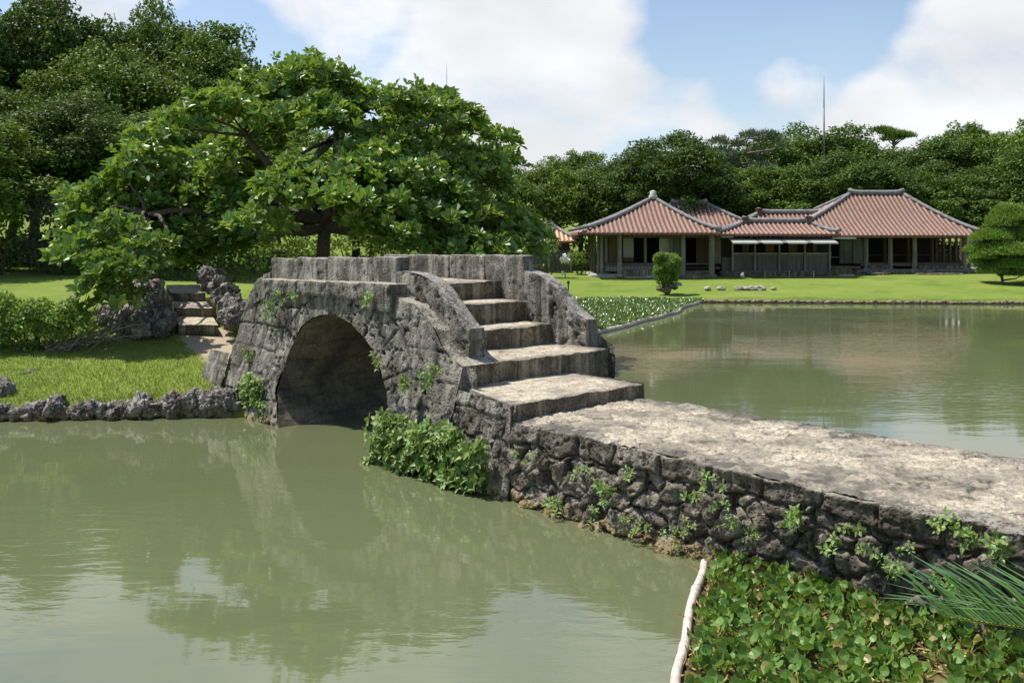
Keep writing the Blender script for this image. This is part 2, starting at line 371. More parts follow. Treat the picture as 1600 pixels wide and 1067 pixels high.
def water_mat():
    m, nt, b, _ = mat('murky_pond_water'); g = G(nt); co = g.n('ShaderNodeNewGeometry').outputs['Position']
    n1 = g.noise(co, .16, 3, .5)
    link(nt, g.ramp(n1, .3, .7, (.112, .127, .063), (.133, .149, .074)), b.inputs['Base Color'])
    b.inputs['Roughness'].default_value = .035; b.inputs['IOR'].default_value = 1.85; b.inputs['Specular IOR Level'].default_value = .5
    mp = g.n('ShaderNodeMapping', {0: co, 'Rotation': (0, 0, R(12)), 'Scale': (.55, 1.5, 1)}).outputs[0]
    r1 = g.noise(mp, 5.0, 3, .5, .3); r2 = g.noise(mp, 1.1, 2, .5); wind = g.rng(g.noise(co, .14, 2), .42, .66, .10, 1)
    h = g.math('ADD', g.math('MULTIPLY', g.math('MULTIPLY', r1, wind), .007), g.math('MULTIPLY', r2, .004))
    bm_ = g.n('ShaderNodeBump', {'Height': h, 'Strength': 1.0, 'Distance': 1.0}); link(nt, bm_.outputs[0], b.inputs['Normal'])
    return m
M['water'] = water_mat()

# ------------------------------------------------------------------ ground and water
POND = np.array([(-45, 12.0), (-20, 13.0), (-12, 13.3), (-7.8, 13.75), (-4.7, 14.2), (-4.0, 13.9), (-3.4, 13.6), (-2.6, 14.4), (-1.5, 15.6), (-2.1, 16.6), (-1.0, 19), (.0, 23),
                 (.3, 28), (.2, 34), (1.4, 39.6), (5, 40.1), (8.3, 39.9), (15, 39.2), (22, 38.8), (33, 38), (42, 30), (44, 14), (32, 5), (10, 2.6), (6, 1.8), (2.2, 2.9), (-2, 3.6), (-12, 3.2), (-45, 2)], float)
def pond_sd(x, y):
    """signed distance: positive on land"""
    d = np.full(x.shape, 1e9); ins = np.zeros(x.shape, bool); n = len(POND)
    for i in range(n):
        a, b = POND[i], POND[(i+1) % n]; e = b-a; t = np.clip(((x-a[0])*e[0]+(y-a[1])*e[1])/(e@e), 0, 1)
        d = np.minimum(d, np.hypot(x-a[0]-t*e[0], y-a[1]-t*e[1]))
        c_ = ((a[1] > y) != (b[1] > y)) & (x < (b[0]-a[0])*(y-a[1])/((b[1]-a[1])+1e-12)+a[0]); ins ^= c_
    return np.where(ins, -d, d)
PATH = np.array([(-4.0, 15.6), (-4.9, 16.3), (-5.7, 17.2), (-6.1, 18.0)])
def path_d(x, y):
    d = np.full(np.shape(x), 1e9)
    for a, b in zip(PATH[:-1], PATH[1:]):
        e = b-a; t = np.clip(((x-a[0])*e[0]+(y-a[1])*e[1])/(e@e), 0, 1); d = np.minimum(d, np.hypot(x-a[0]-t*e[0], y-a[1]-t*e[1]))
    return d
def ground_z(x, y):
    x = np.asarray(x, float); y = np.asarray(y, float); sd = pond_sd(x, y); p = np.maximum(sd, 0)
    isl = .24+np.minimum(.17*p, .72)+.045*np.maximum(p-4.2, 0)
    far = .20+.052*p
    t = sstep(30, 41, y+.9*x)
    z = isl*(1-t)+far*t
    near = .3+np.minimum(p*.5, .8); tn = sstep(9, 6, y); z = z*(1-tn)+near*tn
    z = z+np.clip((y-34)*.06, 0, 2.2)*sstep(-3, -9, x)+np.clip((y-60)*.03, 0, 6)
    z = z+.03*fbm(x*.4, y*.4, x*0, 3, 3)
    e = sstep(-.30, .05, sd)
    return z*e+(-1.2)*(1-e)
def axis(lo, hi, step, far):
    a = list(np.arange(lo, hi, step)); s_, v = step, a[0]; L_ = []
    while v > -far: s_ *= 1.25; v -= s_; L_.append(v)
    s_, v = step, a[-1]; H_ = []
    while v < far: s_ *= 1.25; v += s_; H_.append(v)
    return np.array(L_[::-1]+a+H_)
gx, gy = axis(-14, 12, .16, 900), axis(-1, 46, .2, 900)
X_, Y_ = np.meshgrid(gx, gy, indexing='ij'); Z_ = ground_z(X_, Y_)
pd = 1-sstep(.25, .75, path_d(X_, Y_))
mb = MB(); mb.add(np.stack([X_, Y_, Z_], -1).reshape(-1, 3), grid_faces(len(gx), len(gy)), 0, pd*1.0)
tag(mb.build('ground', M['ground'], smooth=True), kind='structure')
mb = MB(); mb.add([(-60, -6, 0), (60, -6, 0), (60, 48, 0), (-60, 48, 0)], np.array([(0, 1, 2, 3)]))
tag(mb.build('pond_water', M['water']), kind='structure')

# ------------------------------------------------------------------ bridge frame: w across, l along (away from camera), z up
TH = .738; CT, ST = math.cos(TH), math.sin(TH); BW, BL = 7.9, 11.2
def Bp(w, l): return (w*CT-l*ST, w*ST+l*CT)
def toWL(x, y): return x*CT+y*ST, -x*ST+y*CT
bridge = empty('stone_arch_bridge', (*Bp(BW, BL), 0), TH, 'weathered grey coral limestone arch bridge with stepped ramp and low parapets over the pond', 'bridge')
def bl(w, l, z): return np.stack(np.broadcast_arrays(np.asarray(w, float)-BW, np.asarray(l, float)-BL, np.asarray(z, float)), -1)
ZT = [.818, .984, 1.235, 1.52, 1.828, 2.10]       # causeway, step tops, deck
def wf(z): return np.where(z < 1.3, 6.33+.3*z, 6.72+.1*(z-1.3))
ARL = np.array([9.45, 9.52, 9.62, 9.78, 10.02, 10.33, 10.63, 10.95, 11.25, 11.5, 11.78, 12.0, 12.15, 12.25, 12.3])
ARZ = np.array([.50, .72, .86, 1.03, 1.21, 1.40, 1.54, 1.635, 1.66, 1.64, 1.57, 1.44, 1.28, 1.05, .50])
def arch_z(l): return np.interp(l, ARL, ARZ)
TOPL = np.array([8.2, 8.43, 8.66, 8.8, 9.1, 9.27, 9.5, 9.74, 13.2, 13.25, 13.73, 14.06])
TOPZ = np.array([1.235, 1.30, 1.45, 1.62, 1.80, 1.90, 1.93, 2.0, 2.0, 1.81, 1.66, 1.48])
def top_z(l): return np.interp(l, TOPL, TOPZ)
def rect_joint(l, z, seed=0, rh=.34, bw=.55):
    l = l+.035*fbm(l*1.7, z*1.7, l*0, seed, 2); z = z+.03*fbm(l*1.5, z*1.5, l*0+5, seed+3, 2)
    r = np.floor(z/rh); fz = (z/rh-r)*rh; off = hash3(r, r*0, r*0, seed)*bw*2
    u = (l+off)/bw; k = np.floor(u)
    jit = (hash3(k, r, r*0, seed+1)-.5)*.5; jit2 = (hash3(k+1, r, r*0, seed+1)-.5)*.5
    k = np.where(u < k+jit, k-1, k); k = np.where(u > k+1+(hash3(k+1, r, r*0, seed+1)-.5)*.5, k+1, k)
    a = u-(k+(hash3(k, r, r*0, seed+1)-.5)*.5); b_ = (k+1+(hash3(k+1, r, r*0, seed+1)-.5)*.5)-u
    d = np.minimum(np.minimum(a, b_)*bw, np.minimum(fz, rh-fz))
    return np.abs(d), hash3(k, r, r*0+2, seed+9)
def face_disp(l, z):
    d, idr = rect_joint(l, z, 4)
    # voussoir ring
    ang = np.arctan2((z-.45)/1.2, (l-10.9)/1.42); rho = np.hypot((l-10.9)/1.42, (z-.45)/1.2)
    ring = (rho < 1.33) & (z > .45)
    ka = ang/(math.pi/9)+.25; fa = ka-np.floor(ka); dv = np.minimum(fa, 1-fa)*.5; dv = np.minimum(dv, np.abs(1.33-rho)*1.3)
    d = np.where(ring, dv, np.minimum(d, np.where(z > .45, np.abs(rho-1.33)*1.3, 9)))
    idr = np.where(ring, hash3(np.floor(ka), ka*0, ka*0, 77), idr)
    j = 1-sstep(.004, .026, d+.012*fbm(l*14, z*14, l*0, 5, 2))
    j = j*np.clip(.75+.9*fbm(l*1.3, z*1.3, l*0, 8, 2), .45, 1)
    pit = np.clip(fbm(l*16, z*16, l*0, 11, 3)-.35, 0, 1)*np.clip(.6+1.4*fbm(l*1.2, z*1.2, l*0+3, 21, 2), 0, 1)
    disp = -.021*j+(idr-.5)*.034+.012*fbm(l*3.1, z*3.1, l*0, 2, 4)-.05*pit
    return disp, np.clip(j*.7+pit*1.2, 0, 1)
def face_patch(mb, L_, Z_, wfun=None, amp=1.0, flip=False):
    d, dirt = face_disp(L_, Z_); w = (wf(Z_) if wfun is None else wfun(L_, Z_))-d*amp
    mb.add(bl(w, L_, Z_).reshape(-1, 3), grid_faces(*L_.shape, flip=flip), 0, dirt)
mb = MB(); st = .02
def lattice(l0, l1, zb, zt, n=None, lmap=None):
    n = n or max(3, int(abs(l1-l0)/st)); t = np.linspace(0, 1, n); l = l0+(l1-l0)*t if lmap is None else lmap(t)
    b_, tt = zb(l), zt(l); m_ = max(3, int(np.max(tt-b_)/st)); s_ = np.linspace(0, 1, m_)[None]
    return np.repeat(l[:, None], m_, 1), b_[:, None]+(tt-b_)[:, None]*s_
const = lambda v: (lambda l: np.full_like(l, v))
L1, Z1 = lattice(8.22, 9.45, const(-.35), top_z); face_patch(mb, L1, Z1, flip=True)
L1, Z1 = lattice(9.45, 12.3, arch_z, top_z, 200, lambda t: 9.45+2.85*(.5-.5*np.cos(np.pi*t))*.7+2.85*t*.3); face_patch(mb, L1, Z1, flip=True)
L1, Z1 = lattice(12.3, 14.06, const(-.35), top_z); face_patch(mb, L1, Z1, flip=True)
# reveal wedge of the left jamb
zz = np.linspace(-.35, .5, 45); tt = np.linspace(0, 1, 14)
Lw = (12.0+.6*np.clip(zz, -.1, .5))[None]*(1-tt[:, None])+12.3*tt[:, None]; face_patch(mb, Lw, np.repeat(zz[None], 14, 0), flip=True)
# cheek between the first step and the bridge face
def wcheek(l, z):
    t = sstep(0, 1, (l-7.06)/1.2); return (6.27+.16*z)*(1-t)+wf(z)*t+.05*sstep(.86, .78, z)
L1, Z1 = lattice(7.02, 8.24, const(-.35), lambda l: np.full_like(l, .975)); face_patch(mb, L1, Z1, wcheek, flip=True)
L1, Z1 = lattice(8.0, 8.24, const(.9), const(1.225)); face_patch(mb, L1, Z1, lambda l, z: 6.74+0*l, flip=True)
zc = np.linspace(.85, 1.232, 20); wc = np.linspace(6.6, 6.9, 12)[:, None]; mb.add(bl(np.maximum(wc, wf(zc)[None]), 8.225+.01*fbm(wc*6, zc[None]*6, zc[None]*0, 3, 3), zc[None]).reshape(-1, 3), grid_faces(12, 20))
# top closing ledge behind the face edge
ll = np.linspace(8.22, 14.06, 220); zt_ = top_z(ll)
for a, b_ in ((0, .03), (.03, .6)):
    w0 = wf(zt_)+a; v = np.stack([bl(w0, ll, zt_-.002-(.012 if a else 0)*0), bl(w0+b_-a, ll, zt_-.004)], 1); mb.add(v.reshape(-1, 3), grid_faces(len(ll), 2, True), 0, np.full(len(ll)*2, .1))
# end closing at the far left and low return wall
L1, Z1 = lattice(14.0, 14.75, const(-.35), const(.88)); face_patch(mb, L1, Z1, lambda l, z: wf(z)-.05, flip=True)
zz = np.linspace(-.35, 1.48, 80); ww = np.linspace(0, .7, 20)
v = bl(wf(zz)[None]+ww[:, None], 14.06+.02*fbm(ww[:, None]*6, zz[None]*6, zz[None]*0, 4, 3), np.repeat(zz[None], 20, 0)); mb.add(v.reshape(-1, 3), grid_faces(20, 80, True))
mb.build('spandrel_wall', M['stone'], bridge, smooth=True)
# ledge course under the near parapet
def rblock(mb, w0, w1, l0, l1, z0, z1, step=.03, seed=0, amp=.012, mi=0, r=.02):
    """weathered block: a subdivided box with worn edges, local bridge coords"""
    nw, nl, nz = [max(2, int(round(abs(b-a)/step))+1) for a, b in ((w0, w1), (l0, l1), (z0, z1))]
    U = lambda a, b, n: np.linspace(a, b, n)
    def emit(W_, L__, Z__, flip):
        sh = np.broadcast(W_, L__, Z__).shape; W_, L__, Z__ = [np.broadcast_to(q, sh).astype(float).copy() for q in (W_, L__, Z__)]
        dw = np.minimum(W_-w0, w1-W_); dl = np.minimum(L__-l0, l1-L__); dz = np.minimum(Z__-z0, z1-Z__)
        e = np.sort(np.stack([dw, dl, dz]), 0); ed = 1-sstep(0, r*1.5, e[1])
        n_ = fbm(W_*5, L__*5, Z__*5, seed, 4)*amp; n2 = np.clip(fbm(W_*17, L__*17, Z__*17, seed+5, 2)-.4, 0, 1)*amp*2.4
        cw, cl, cz = (w0+w1)/2, (l0+l1)/2, (z0+z1)/2
        k = n_-n2-ed*r*.45*(1+.8*fbm(W_*9, L__*9, Z__*9, seed+2, 2))
        for Q, lo, hi in ((W_, w0, w1), (L__, l0, l1), (Z__, z0, z1)):
            pass
        W2 = W_+np.where(dw < r, np.sign(W_-cw)*k*(1-dw/r), 0); L2 = L__+np.where(dl < r, np.sign(L__-cl)*k*(1-dl/r), 0); Z2 = Z__+np.where(dz < r, np.sign(Z__-cz)*k*.6*(1-dz/r), 0)
        mb.add(bl(W2, L2, Z2).reshape(-1, 3), grid_faces(sh[0], sh[1], flip), mi, np.clip(n2*12/amp*.05, 0, 1))
    a, b_ = U(w0, w1, nw), U(l0, l1, nl); c_ = U(z0, z1, nz)
    emit(a[:, None], b_[None], z1, False); emit(a[:, None], b_[None], z0, True)
    emit(w0, b_[:, None], c_[None], True); emit(w1, b_[:, None], c_[None], False)
    emit(a[:, None], l0, c_[None], False); emit(a[:, None], l1, c_[None], True)
mb = MB(); x0 = 9.70
for k, x1 in enumerate((10.45, 11.3, 12.15, 13.22)): rblock(mb, 6.70, 7.0, x0+.003, x1-.003, 1.78 if k == 0 else 1.9, 2.145-.012*k, seed=k, amp=.014, r=.025); x0 = x1
mb.build('ledge_course', M['stone'], bridge, smooth=True)
# parapets
for nm, w0, w1, joints, zz0 in (('parapet', 6.965, 7.19, (9.93, 10.5, 11.7, 12.55, 13.44), 1.9), ('parapet', 9.2, 9.43, (9.86, 10.75, 11.65, 12.6, 13.5), 1.2)):
    mb = MB()
    for k, (a, b_) in enumerate(zip(joints[:-1], joints[1:])):
        zt2 = 2.485-.024*(k)*(.8 if w0 < 8 else .4); rblock(mb, w0+.006*(k % 2), w1+.004*(k % 2), a+.001, b_-.001, zz0, zt2, seed=20+k+int(w0), amp=.014, r=.022)
    mb.build(nm, M['wing'], bridge, smooth=True)
# wing walls: curved top profile slabs
WPL = np.array([8.42, 8.56, 8.72, 8.9, 9.08, 9.28, 9.5, 9.75, 9.93]); WPZ = np.array([1.63, 1.72, 1.86, 2.02, 2.15, 2.235, 2.28, 2.30, 2.30])
def wing(w0, w1, PL, PZ, zb, seed):
    mb = MB(); n = int((PL[-1]-PL[0])/.025); l = np.linspace(PL[0], PL[-1], n); zt = np.interp(l, PL, PZ)
    zt = np.convolve(np.pad(zt, 3, 'edge'), np.ones(7)/7, 'valid'); m_ = 46; s_ = np.linspace(0, 1, m_)
    Lg = np.repeat(l[:, None], m_, 1); zb_ = np.broadcast_to(zb(l), l.shape)
    Zg = zb_[:, None]+(zt-zb_)[:, None]*s_[None]
    for w, sg, fl in ((w0, -1, True), (w1, 1, False)):
        q = fbm(Lg*4, Zg*4, Lg*0+w, seed, 4)*.014-np.clip(fbm(Lg*15, Zg*15, Lg*0+w, seed+3, 3)-.35, 0, 1)*.05
        jn = np.zeros_like(Lg)
        for jl in (9.0, 9.5):
            jn = np.maximum(jn, 1-sstep(.003, .014, np.abs(Lg-jl-(.1*(Zg-1.8) if jl < 9.4 else 0))))
        edge = (1-sstep(0, .03, (1-s_)[None]*(zt-zb_)[:, None]))*.014
        wv = w+sg*(q-.012*jn-edge); mb.add(bl(wv, Lg, Zg).reshape(-1, 3), grid_faces(n, m_, fl), 0, np.clip(jn*.6+np.clip(fbm(Lg*15, Zg*15, Lg*0+w, seed+3, 3)-.35, 0, 1), 0, 1))
    wv = np.linspace(w0+.013, w1-.013, 12); T = bl(wv[None], l[:, None], zt[:, None]+.006*fbm(l[:, None]*8, wv[None]*8, l[:, None]*0, seed, 3)); mb.add(T.reshape(-1, 3), grid_faces(n, 12, True))
    for le, fl in ((l[0], False), (l[-1], True)):
        zc = np.linspace(float(np.interp(le, l, zb_)), float(zt[0] if le == l[0] else zt[-1]), 24); wv2 = np.linspace(w0, w1, 12)
        T = bl(wv2[:, None], le+.008*fbm(wv2[:, None]*6, zc[None]*6, zc[None]*0, seed, 3), zc[None]); mb.add(T.reshape(-1, 3), grid_faces(12, 24, fl))
    return mb.build('wing_wall', M['wing'], bridge, smooth=True)
wing(6.965, 7.20, WPL, WPZ, lambda l: np.where(l < 9, 1.2, 1.2), 3)
wing(9.2, 9.44, np.array([8.60, 8.85, 9.04, 9.23, 9.51, 9.83, 10.11, 10.2]), np.array([1.60, 1.72, 1.88, 2.06, 2.20, 2.265, 2.28, 2.28]), lambda l: np.full_like(l, .9), 5)
FPL = np.array([13.44, 13.7, 13.9, 14.09, 14.26, 14.4, 14.46]); FPZ = np.array([2.22, 2.15, 2.06, 1.92, 1.74, 1.50, 1.32])
wing(6.965, 7.20, FPL, FPZ, lambda l: np.full_like(l, .7), 7); wing(9.2, 9.44, FPL, FPZ, lambda l: np.full_like(l, .7), 9)
# lower curved moulding under the near wing is the spandrel top; steps
SL = [7.06, 8.30, 9.28, 9.80, 10.37]
SW = [(6.40, 8.58), (6.72, 9.32), (7.19, 9.21), (7.19, 9.21), (7.19, 9.21)]
def stepstone(mb, w0, w1, l0, l1, z0, z1, seed, diag=0):
    nw, nl, nz = int((w1-w0)/.035)+2, max(4, int((l1-l0)/.035)+1), 9
    w = np.linspace(w0, w1, nw); l = np.linspace(l0, l1, nl); z = np.linspace(z0, z1, nz)
    Wg, Lg = np.meshgrid(w, l, indexing='ij')
    if diag: Wg = Wg+diag*np.clip((Lg-l0)/1.24, 0, 1)*np.clip(1-(Wg-w0)/.9, 0, 1)
    e = np.minimum.reduce([Lg-l0, Wg-w0 if not diag else Wg*0+9, w1-Wg]); wear = (1-sstep(0, .05, e))
    Zt = z1+.008*fbm(Wg*3, Lg*3, Wg*0, seed, 4)-wear*.016*(1+.7*fbm(Wg*7, Lg*7, Wg*0, seed+1, 2))-.012*np.clip(fbm(Wg*1.5, Lg*2, Wg*0, seed+7, 2), 0, 1)
    Ln = Lg.copy(); Ln[:, 0] += .008
    edg = np.clip((1-sstep(.0, .10, Lg-l0+.05*fbm(Wg*4, Lg*0, Wg*0, seed, 2)))*.45+(1-sstep(0, .28, np.minimum(Wg-w0, w1-Wg)+.12*fbm(Wg*3, Lg*3, Wg*0, seed+4, 3)))*.75, 0, 1)
    mb.add(bl(Wg, Ln, Zt).reshape(-1, 3), grid_faces(nw, nl), 1, edg)
    # riser
    W2, Z2 = np.meshgrid(w, z, indexing='ij'); jn = 0
    L2 = l0+.010*fbm(W2*3, Z2*5, W2*0, seed+2, 4)+.03*np.clip(fbm(W2*12, Z2*12, W2*0, seed+9, 3)-.45, 0, 1)
    for jw in (w0+(w1-w0)*.36, w0+(w1-w0)*.71):
        q = 1-sstep(.003, .016, np.abs(W2-jw)); L2 = L2+.02*q; jn = jn+q
    top = np.broadcast_to(Zt[:, :1], W2.shape); Z2 = z0+(top-z0)*np.linspace(0, 1, nz)[None]; L2[:, -1] = Ln[:, 0]
    mb.add(bl(W2, L2, Z2).reshape(-1, 3), grid_faces(nw, nz), 0, jn*.7+.35*(1-sstep(0, .05, Z2-z0)))
    for ww, fl in ((w0, True), (w1, False)):
        LL, ZZ = np.meshgrid(l, z, indexing='ij'); o_ = .012*fbm(LL*5, ZZ*5, LL*0, seed+3, 4); dg = diag*np.clip((LL-l0)/1.24, 0, 1) if (diag and ww == w0) else 0
        mb.add(bl(ww+dg+(-o_ if fl else o_)*.6, LL, ZZ).reshape(-1, 3), grid_faces(nl, nz, fl), 2)
ends = SL[1:]+[10.45]
for k in range(5):
    mb = MB(); stepstone(mb, SW[k][0], SW[k][1], SL[k], ends[k]+(.25 if k < 4 else 3.0), .2 if k == 0 else ZT[k]-.12, ZT[k+1], 40+k, diag=.38 if k == 0 else 0)
    mb.build('step' if k < 4 else 'deck', [M['riser'], M['tread'], M['stone']], bridge, smooth=True)
for k in range(4):   # stairs down on the island side
    mb = MB(); rblock(mb, 7.2, 9.2, 13.3+.38*k, 13.8+.38*k, .4, 1.86-.25*k, seed=60+k, step=.06); mb.build('step', M['tread'], bridge, smooth=True)
# vault, inner piers and far face
mb = MB(); al = np.concatenate([[9.45], ARL, [12.3]]); az = np.concatenate([[-.4], ARZ, [.5]])
t = np.linspace(0, 1, 80); seg = np.concatenate([[0], np.cumsum(np.hypot(np.diff(al), np.diff(az)))]); seg /= seg[-1]
al2, az2 = np.interp(t, seg, al), np.interp(t, seg, az); W3 = np.linspace(0, 1, 60)[None]
w_in = (wf(az2)+.01)[:, None]*(1-W3)+9.5*W3; rr = .02*fbm(w_in*3, az2[:, None]*3, al2[:, None]*3, 3, 4)
mb.add(bl(w_in, al2[:, None]+rr*.5, az2[:, None]-rr).reshape(-1, 3), grid_faces(80, 60))
zz = np.linspace(-.4, .5, 30); lj = 12.0+.6*np.clip(zz, -.1, .5); W3 = np.linspace(0, 1, 60)[:, None]
w_in = (wf(zz)+.01)[None]*(1-W3)+9.5*W3; rr = .02*fbm(w_in*3, zz[None]*3, w_in*0, 8, 4)
mb.add(bl(w_in, lj[None]+rr, np.repeat(zz[None], 60, 0)).reshape(-1, 3), grid_faces(60, 30, True))
mb.build('vault', M['vault'], bridge, smooth=True)
mb = MB()
for a, b_, zb in ((8.3, 9.45, const(-.35)), (9.45, 12.3, arch_z), (12.3, 14.4, const(-.35))):
    L1, Z1 = lattice(a, b_, zb, lambda l: np.minimum(top_z(l), 2.0)); st2 = 3; L1, Z1 = L1[::1], Z1[::1]
    d, dirt = face_disp(L1+3, Z1+7); mb.add(bl(9.47+d, L1, Z1).reshape(-1, 3), grid_faces(*L1.shape), 0, dirt)
mb.build('spandrel_wall', M['stone'], bridge, smooth=True)
# ------------------------------------------------------------------ causeway
cway = empty('stone_causeway', (*Bp(BW, 3.5), 0), TH, 'rubble walled stone causeway with pale worn walkway leading to the foot of the bridge', 'causeway')
def cl(w, l, z): return np.stack(np.broadcast_arrays(np.asarray(w, float)-BW, np.asarray(l, float)-3.5, np.asarray(z, float)), -1)
def voro2(l, z, cw, ch, seed):
    U, V_ = l/cw, z/ch; iu, iv = np.floor(U), np.floor(V_); F1 = np.full(l.shape, 9.); F2 = F1.copy(); ID = np.zeros(l.shape); cx_ = np.zeros(l.shape); cy_ = np.zeros(l.shape)
    for a in range(-2, 3):
        for b_ in range(-2, 3):
            ci, cj = iu+a, iv+b_; sx = (ci+.5+.42*(cj % 2)+(hash3(ci, cj, ci*0, seed)-.5)*.95)*cw; sy = (cj+.5+(hash3(ci, cj, ci*0+1, seed)-.5)*.8)*ch
            wgt = .72+.6*hash3(ci, cj, ci*0+4, seed)
            d = np.hypot(l-sx, (z-sy)*1.25)/wgt
            n_ = d < F1; F2 = np.where(n_, F1, np.minimum(F2, d)); ID = np.where(n_, hash3(ci, cj, ci*0+2, seed), ID); cx_ = np.where(n_, l-sx, cx_); cy_ = np.where(n_, z-sy, cy_); F1 = np.where(n_, d, F1)
    return F1, F2, ID, cx_, cy_
def rubble_disp(l, z, seed, copz=.60):
    l2 = l+.045*fbm(l*5, z*5, l*0, seed, 3); z2 = z+.045*fbm(l*5, z*5, l*0+9, seed+1, 3)
    F1, F2, ID, dx, dy = voro2(l2, z2, .25, .175, seed)
    zc = copz+.05*fbm(l*1.1, l*0, l*0, seed+4, 2)
    # coping course
    k = l2/.52+.3*fbm(l*.8, l*0, l*0+3, seed, 1); kf = k-np.floor(k); dc = np.minimum(kf, 1-kf)*.52; cop = z2 > zc
    e = np.where(cop, np.minimum(dc, np.abs(z2-zc))*1.5, np.minimum((F2-F1)*.9, np.abs(zc-z2)*1.5)); ID = np.where(cop, hash3(np.floor(k), k*0, k*0, seed+8), ID)
    bulge = sstep(0, .055, e)**.8
    tilt = np.where(cop, 0, dx*(ID-.5)*.5+dy*(hash3(np.floor(ID*999), ID*0, ID*0, 3)-.5)*.6)
    d = .048*bulge+(ID-.5)*.04+tilt*.8+.026*fbm(l*6, z*6, l*0, seed+5, 4)-.05*np.clip(fbm(l*19, z*19, l*0, seed+6, 3)-.35, 0, 1)
    return d-.06, np.clip((1-sstep(.0, .022, e))*.65, 0, 1)
def cway_wall(sign, l0, l1, step, seed, w_at):
    mb = MB(); n = int((l1-l0)/step); m_ = int(1.2/step); l = np.linspace(l0, l1, n); z = np.linspace(-.35, .80, m_)
    Lg, Zg = np.meshgrid(l, z, indexing='ij'); d, dirt = rubble_disp(Lg, Zg, seed)
    soft = 1-sstep(.72, .80, Zg)*.6
    w = w_at(Lg, Zg)-sign*d*soft; foot = (1-sstep(-.02, .14, Zg))*(.05+.05*fbm(Lg*4, Zg*4, Lg*0, seed+2, 3)); w = w-sign*foot
    Zg2 = Zg+.02*fbm(Lg*4, Zg*0, Zg*0, seed+3, 3)*sstep(.6, .8, Zg)
    # curl over the top
    cu = np.linspace(0, 1, 8)[1:]; wt = w[:, -1:]+sign*cu[None]*.30; zt = Zg2[:, -1:]+.022*np.sin(cu[None]*math.pi/2)+.012*fbm(np.repeat(l[:, None], 7, 1)*6, wt*6, wt*0, seed, 3)-.03*cu[None]**3
    Wa = np.concatenate([w, wt], 1); Za = np.concatenate([Zg2, zt], 1); La = np.concatenate([Lg, np.repeat(l[:, None], 7, 1)], 1); Da = np.concatenate([dirt, np.repeat(dirt[:, -1:], 7, 1)*.6], 1)
    mb.add(cl(Wa, La, Za).reshape(-1, 3), grid_faces(*Wa.shape, flip=sign > 0), 0, Da)
    return mb.build('retaining_wall', M['rubble'], cway, smooth=True)
cway_wall(1, .2, 8.35, .0125, 31, lambda l, z: (6.31+.13*z)*sstep(3, 6, l)+(6.44-.08*z)*(1-sstep(3, 6, l))+sstep(7.0, 8.3, l)*(wf(z)-6.31-.13*z+.02))
cway_wall(-1, .2, 7.6, .03, 37, lambda l, z: 8.70-.13*z)
nl, nw = 520, 170; l = np.linspace(-1.5, 7.4, nl); w = np.linspace(6.44, 8.57, nw); Lg, Wg = np.meshgrid(l, w, indexing='ij')
F1, F2, ID, _, _ = voro2(Lg+.05*fbm(Lg*4, Wg*4, Lg*0, 2, 3), Wg+.05*fbm(Lg*4, Wg*4, Lg*0, 3, 3), .30, .26, 55); ed = np.minimum(Wg-6.44, 8.57-Wg)
edn = 1-sstep(0, .38, ed+.22*fbm(Lg*1.6, Wg*1.6, Lg*0, 6, 3))
Zg = .818+.012*fbm(Lg*2.2, Wg*2.2, Lg*0, 1, 4, .6)+.009*fbm(Lg*13, Wg*13, Lg*0, 12, 3, .6)+.020*(ID-.5)-.016*(1-sstep(0, .03, F2-F1))-.028*(1-sstep(0, .06, ed))
mb = MB(); mb.add(cl(Wg, Lg, Zg).reshape(-1, 3), grid_faces(nl, nw, True), 0, np.clip(edn*(.55+.5*fbm(Lg*5, Wg*5, Lg*0, 14, 4))*1.2+.6*(1-sstep(0, .028, F2-F1))*sstep(-.2, .3, fbm(Lg*1.5, Wg*1.5, Lg*0, 15, 2))+.3*(ID > .72)+.5*np.clip(fbm(Lg*2.2, Wg*2.2, Lg*0, 16, 5, .65)-.1, 0, 1), 0, 1))
mb.build('walkway', M['tread'], cway, smooth=True)

# ------------------------------------------------------------------ rocks
def ico(sub):
    bm = bmesh.new(); bmesh.ops.create_icosphere(bm, subdivisions=sub, radius=1); v = np.array([x.co[:] for x in bm.verts]); f = np.array([[x.index for x in p.verts] for p in bm.faces]); bm.free(); return v, f
ICO = {k: ico(k) for k in (3, 4, 5)}
def rock_verts(sz, seed, sub=4, knob=.3, sc=1.6):
    v, f = ICO[sub]; p = v*sc+seed*7.3
    r = 1+knob*fbm(p[:, 0], p[:, 1], p[:, 2], seed, 3)
    q = v*sc*3.2+seed; bil = np.abs(fbm(q[:, 0], q[:, 1], q[:, 2], seed+3, 2)); r = r+knob*.55*(bil-.35)
    q = q*2.4; r = r-knob*.55*np.clip(fbm(q[:, 0], q[:, 1], q[:, 2], seed+9, 3)-.05, 0, 1)
    return v*r[:, None]*np.asarray(sz)[None], f
def rock(loc, sz, label, group, seed, name='coral_rock', m='coral', cat='rock', sub=5, knob=.36, sc=1.6):
    v, f = rock_verts(sz, seed, sub, knob, sc); mb = MB(); mb.add(v, f); o = mb.build(name, M[m], smooth=True); o.location = loc; o.rotation_euler = (0, 0, seed*1.7)
    return tag(o, label, cat, group)
sd_ = 100
ORD = ['leftmost', 'second', 'third', 'fourth', 'fifth', 'sixth', 'seventh', 'eighth', 'ninth', 'tenth', 'eleventh', 'twelfth', 'thirteenth', 'fourteenth', 'fifteenth', 'sixteenth', 'seventeenth', 'eighteenth', 'nineteenth', 'twentieth']+['twenty '+q for q in ('first', 'second', 'third', 'fourth', 'fifth', 'sixth', 'seventh', 'eighth', 'ninth')]
def ordl(i, what, left=True): return (ORD[0] if i == 0 else ORD[i]+' from the left')+' '+what
def rank(seq): return {v: i for i, v in enumerate(sorted(seq))}
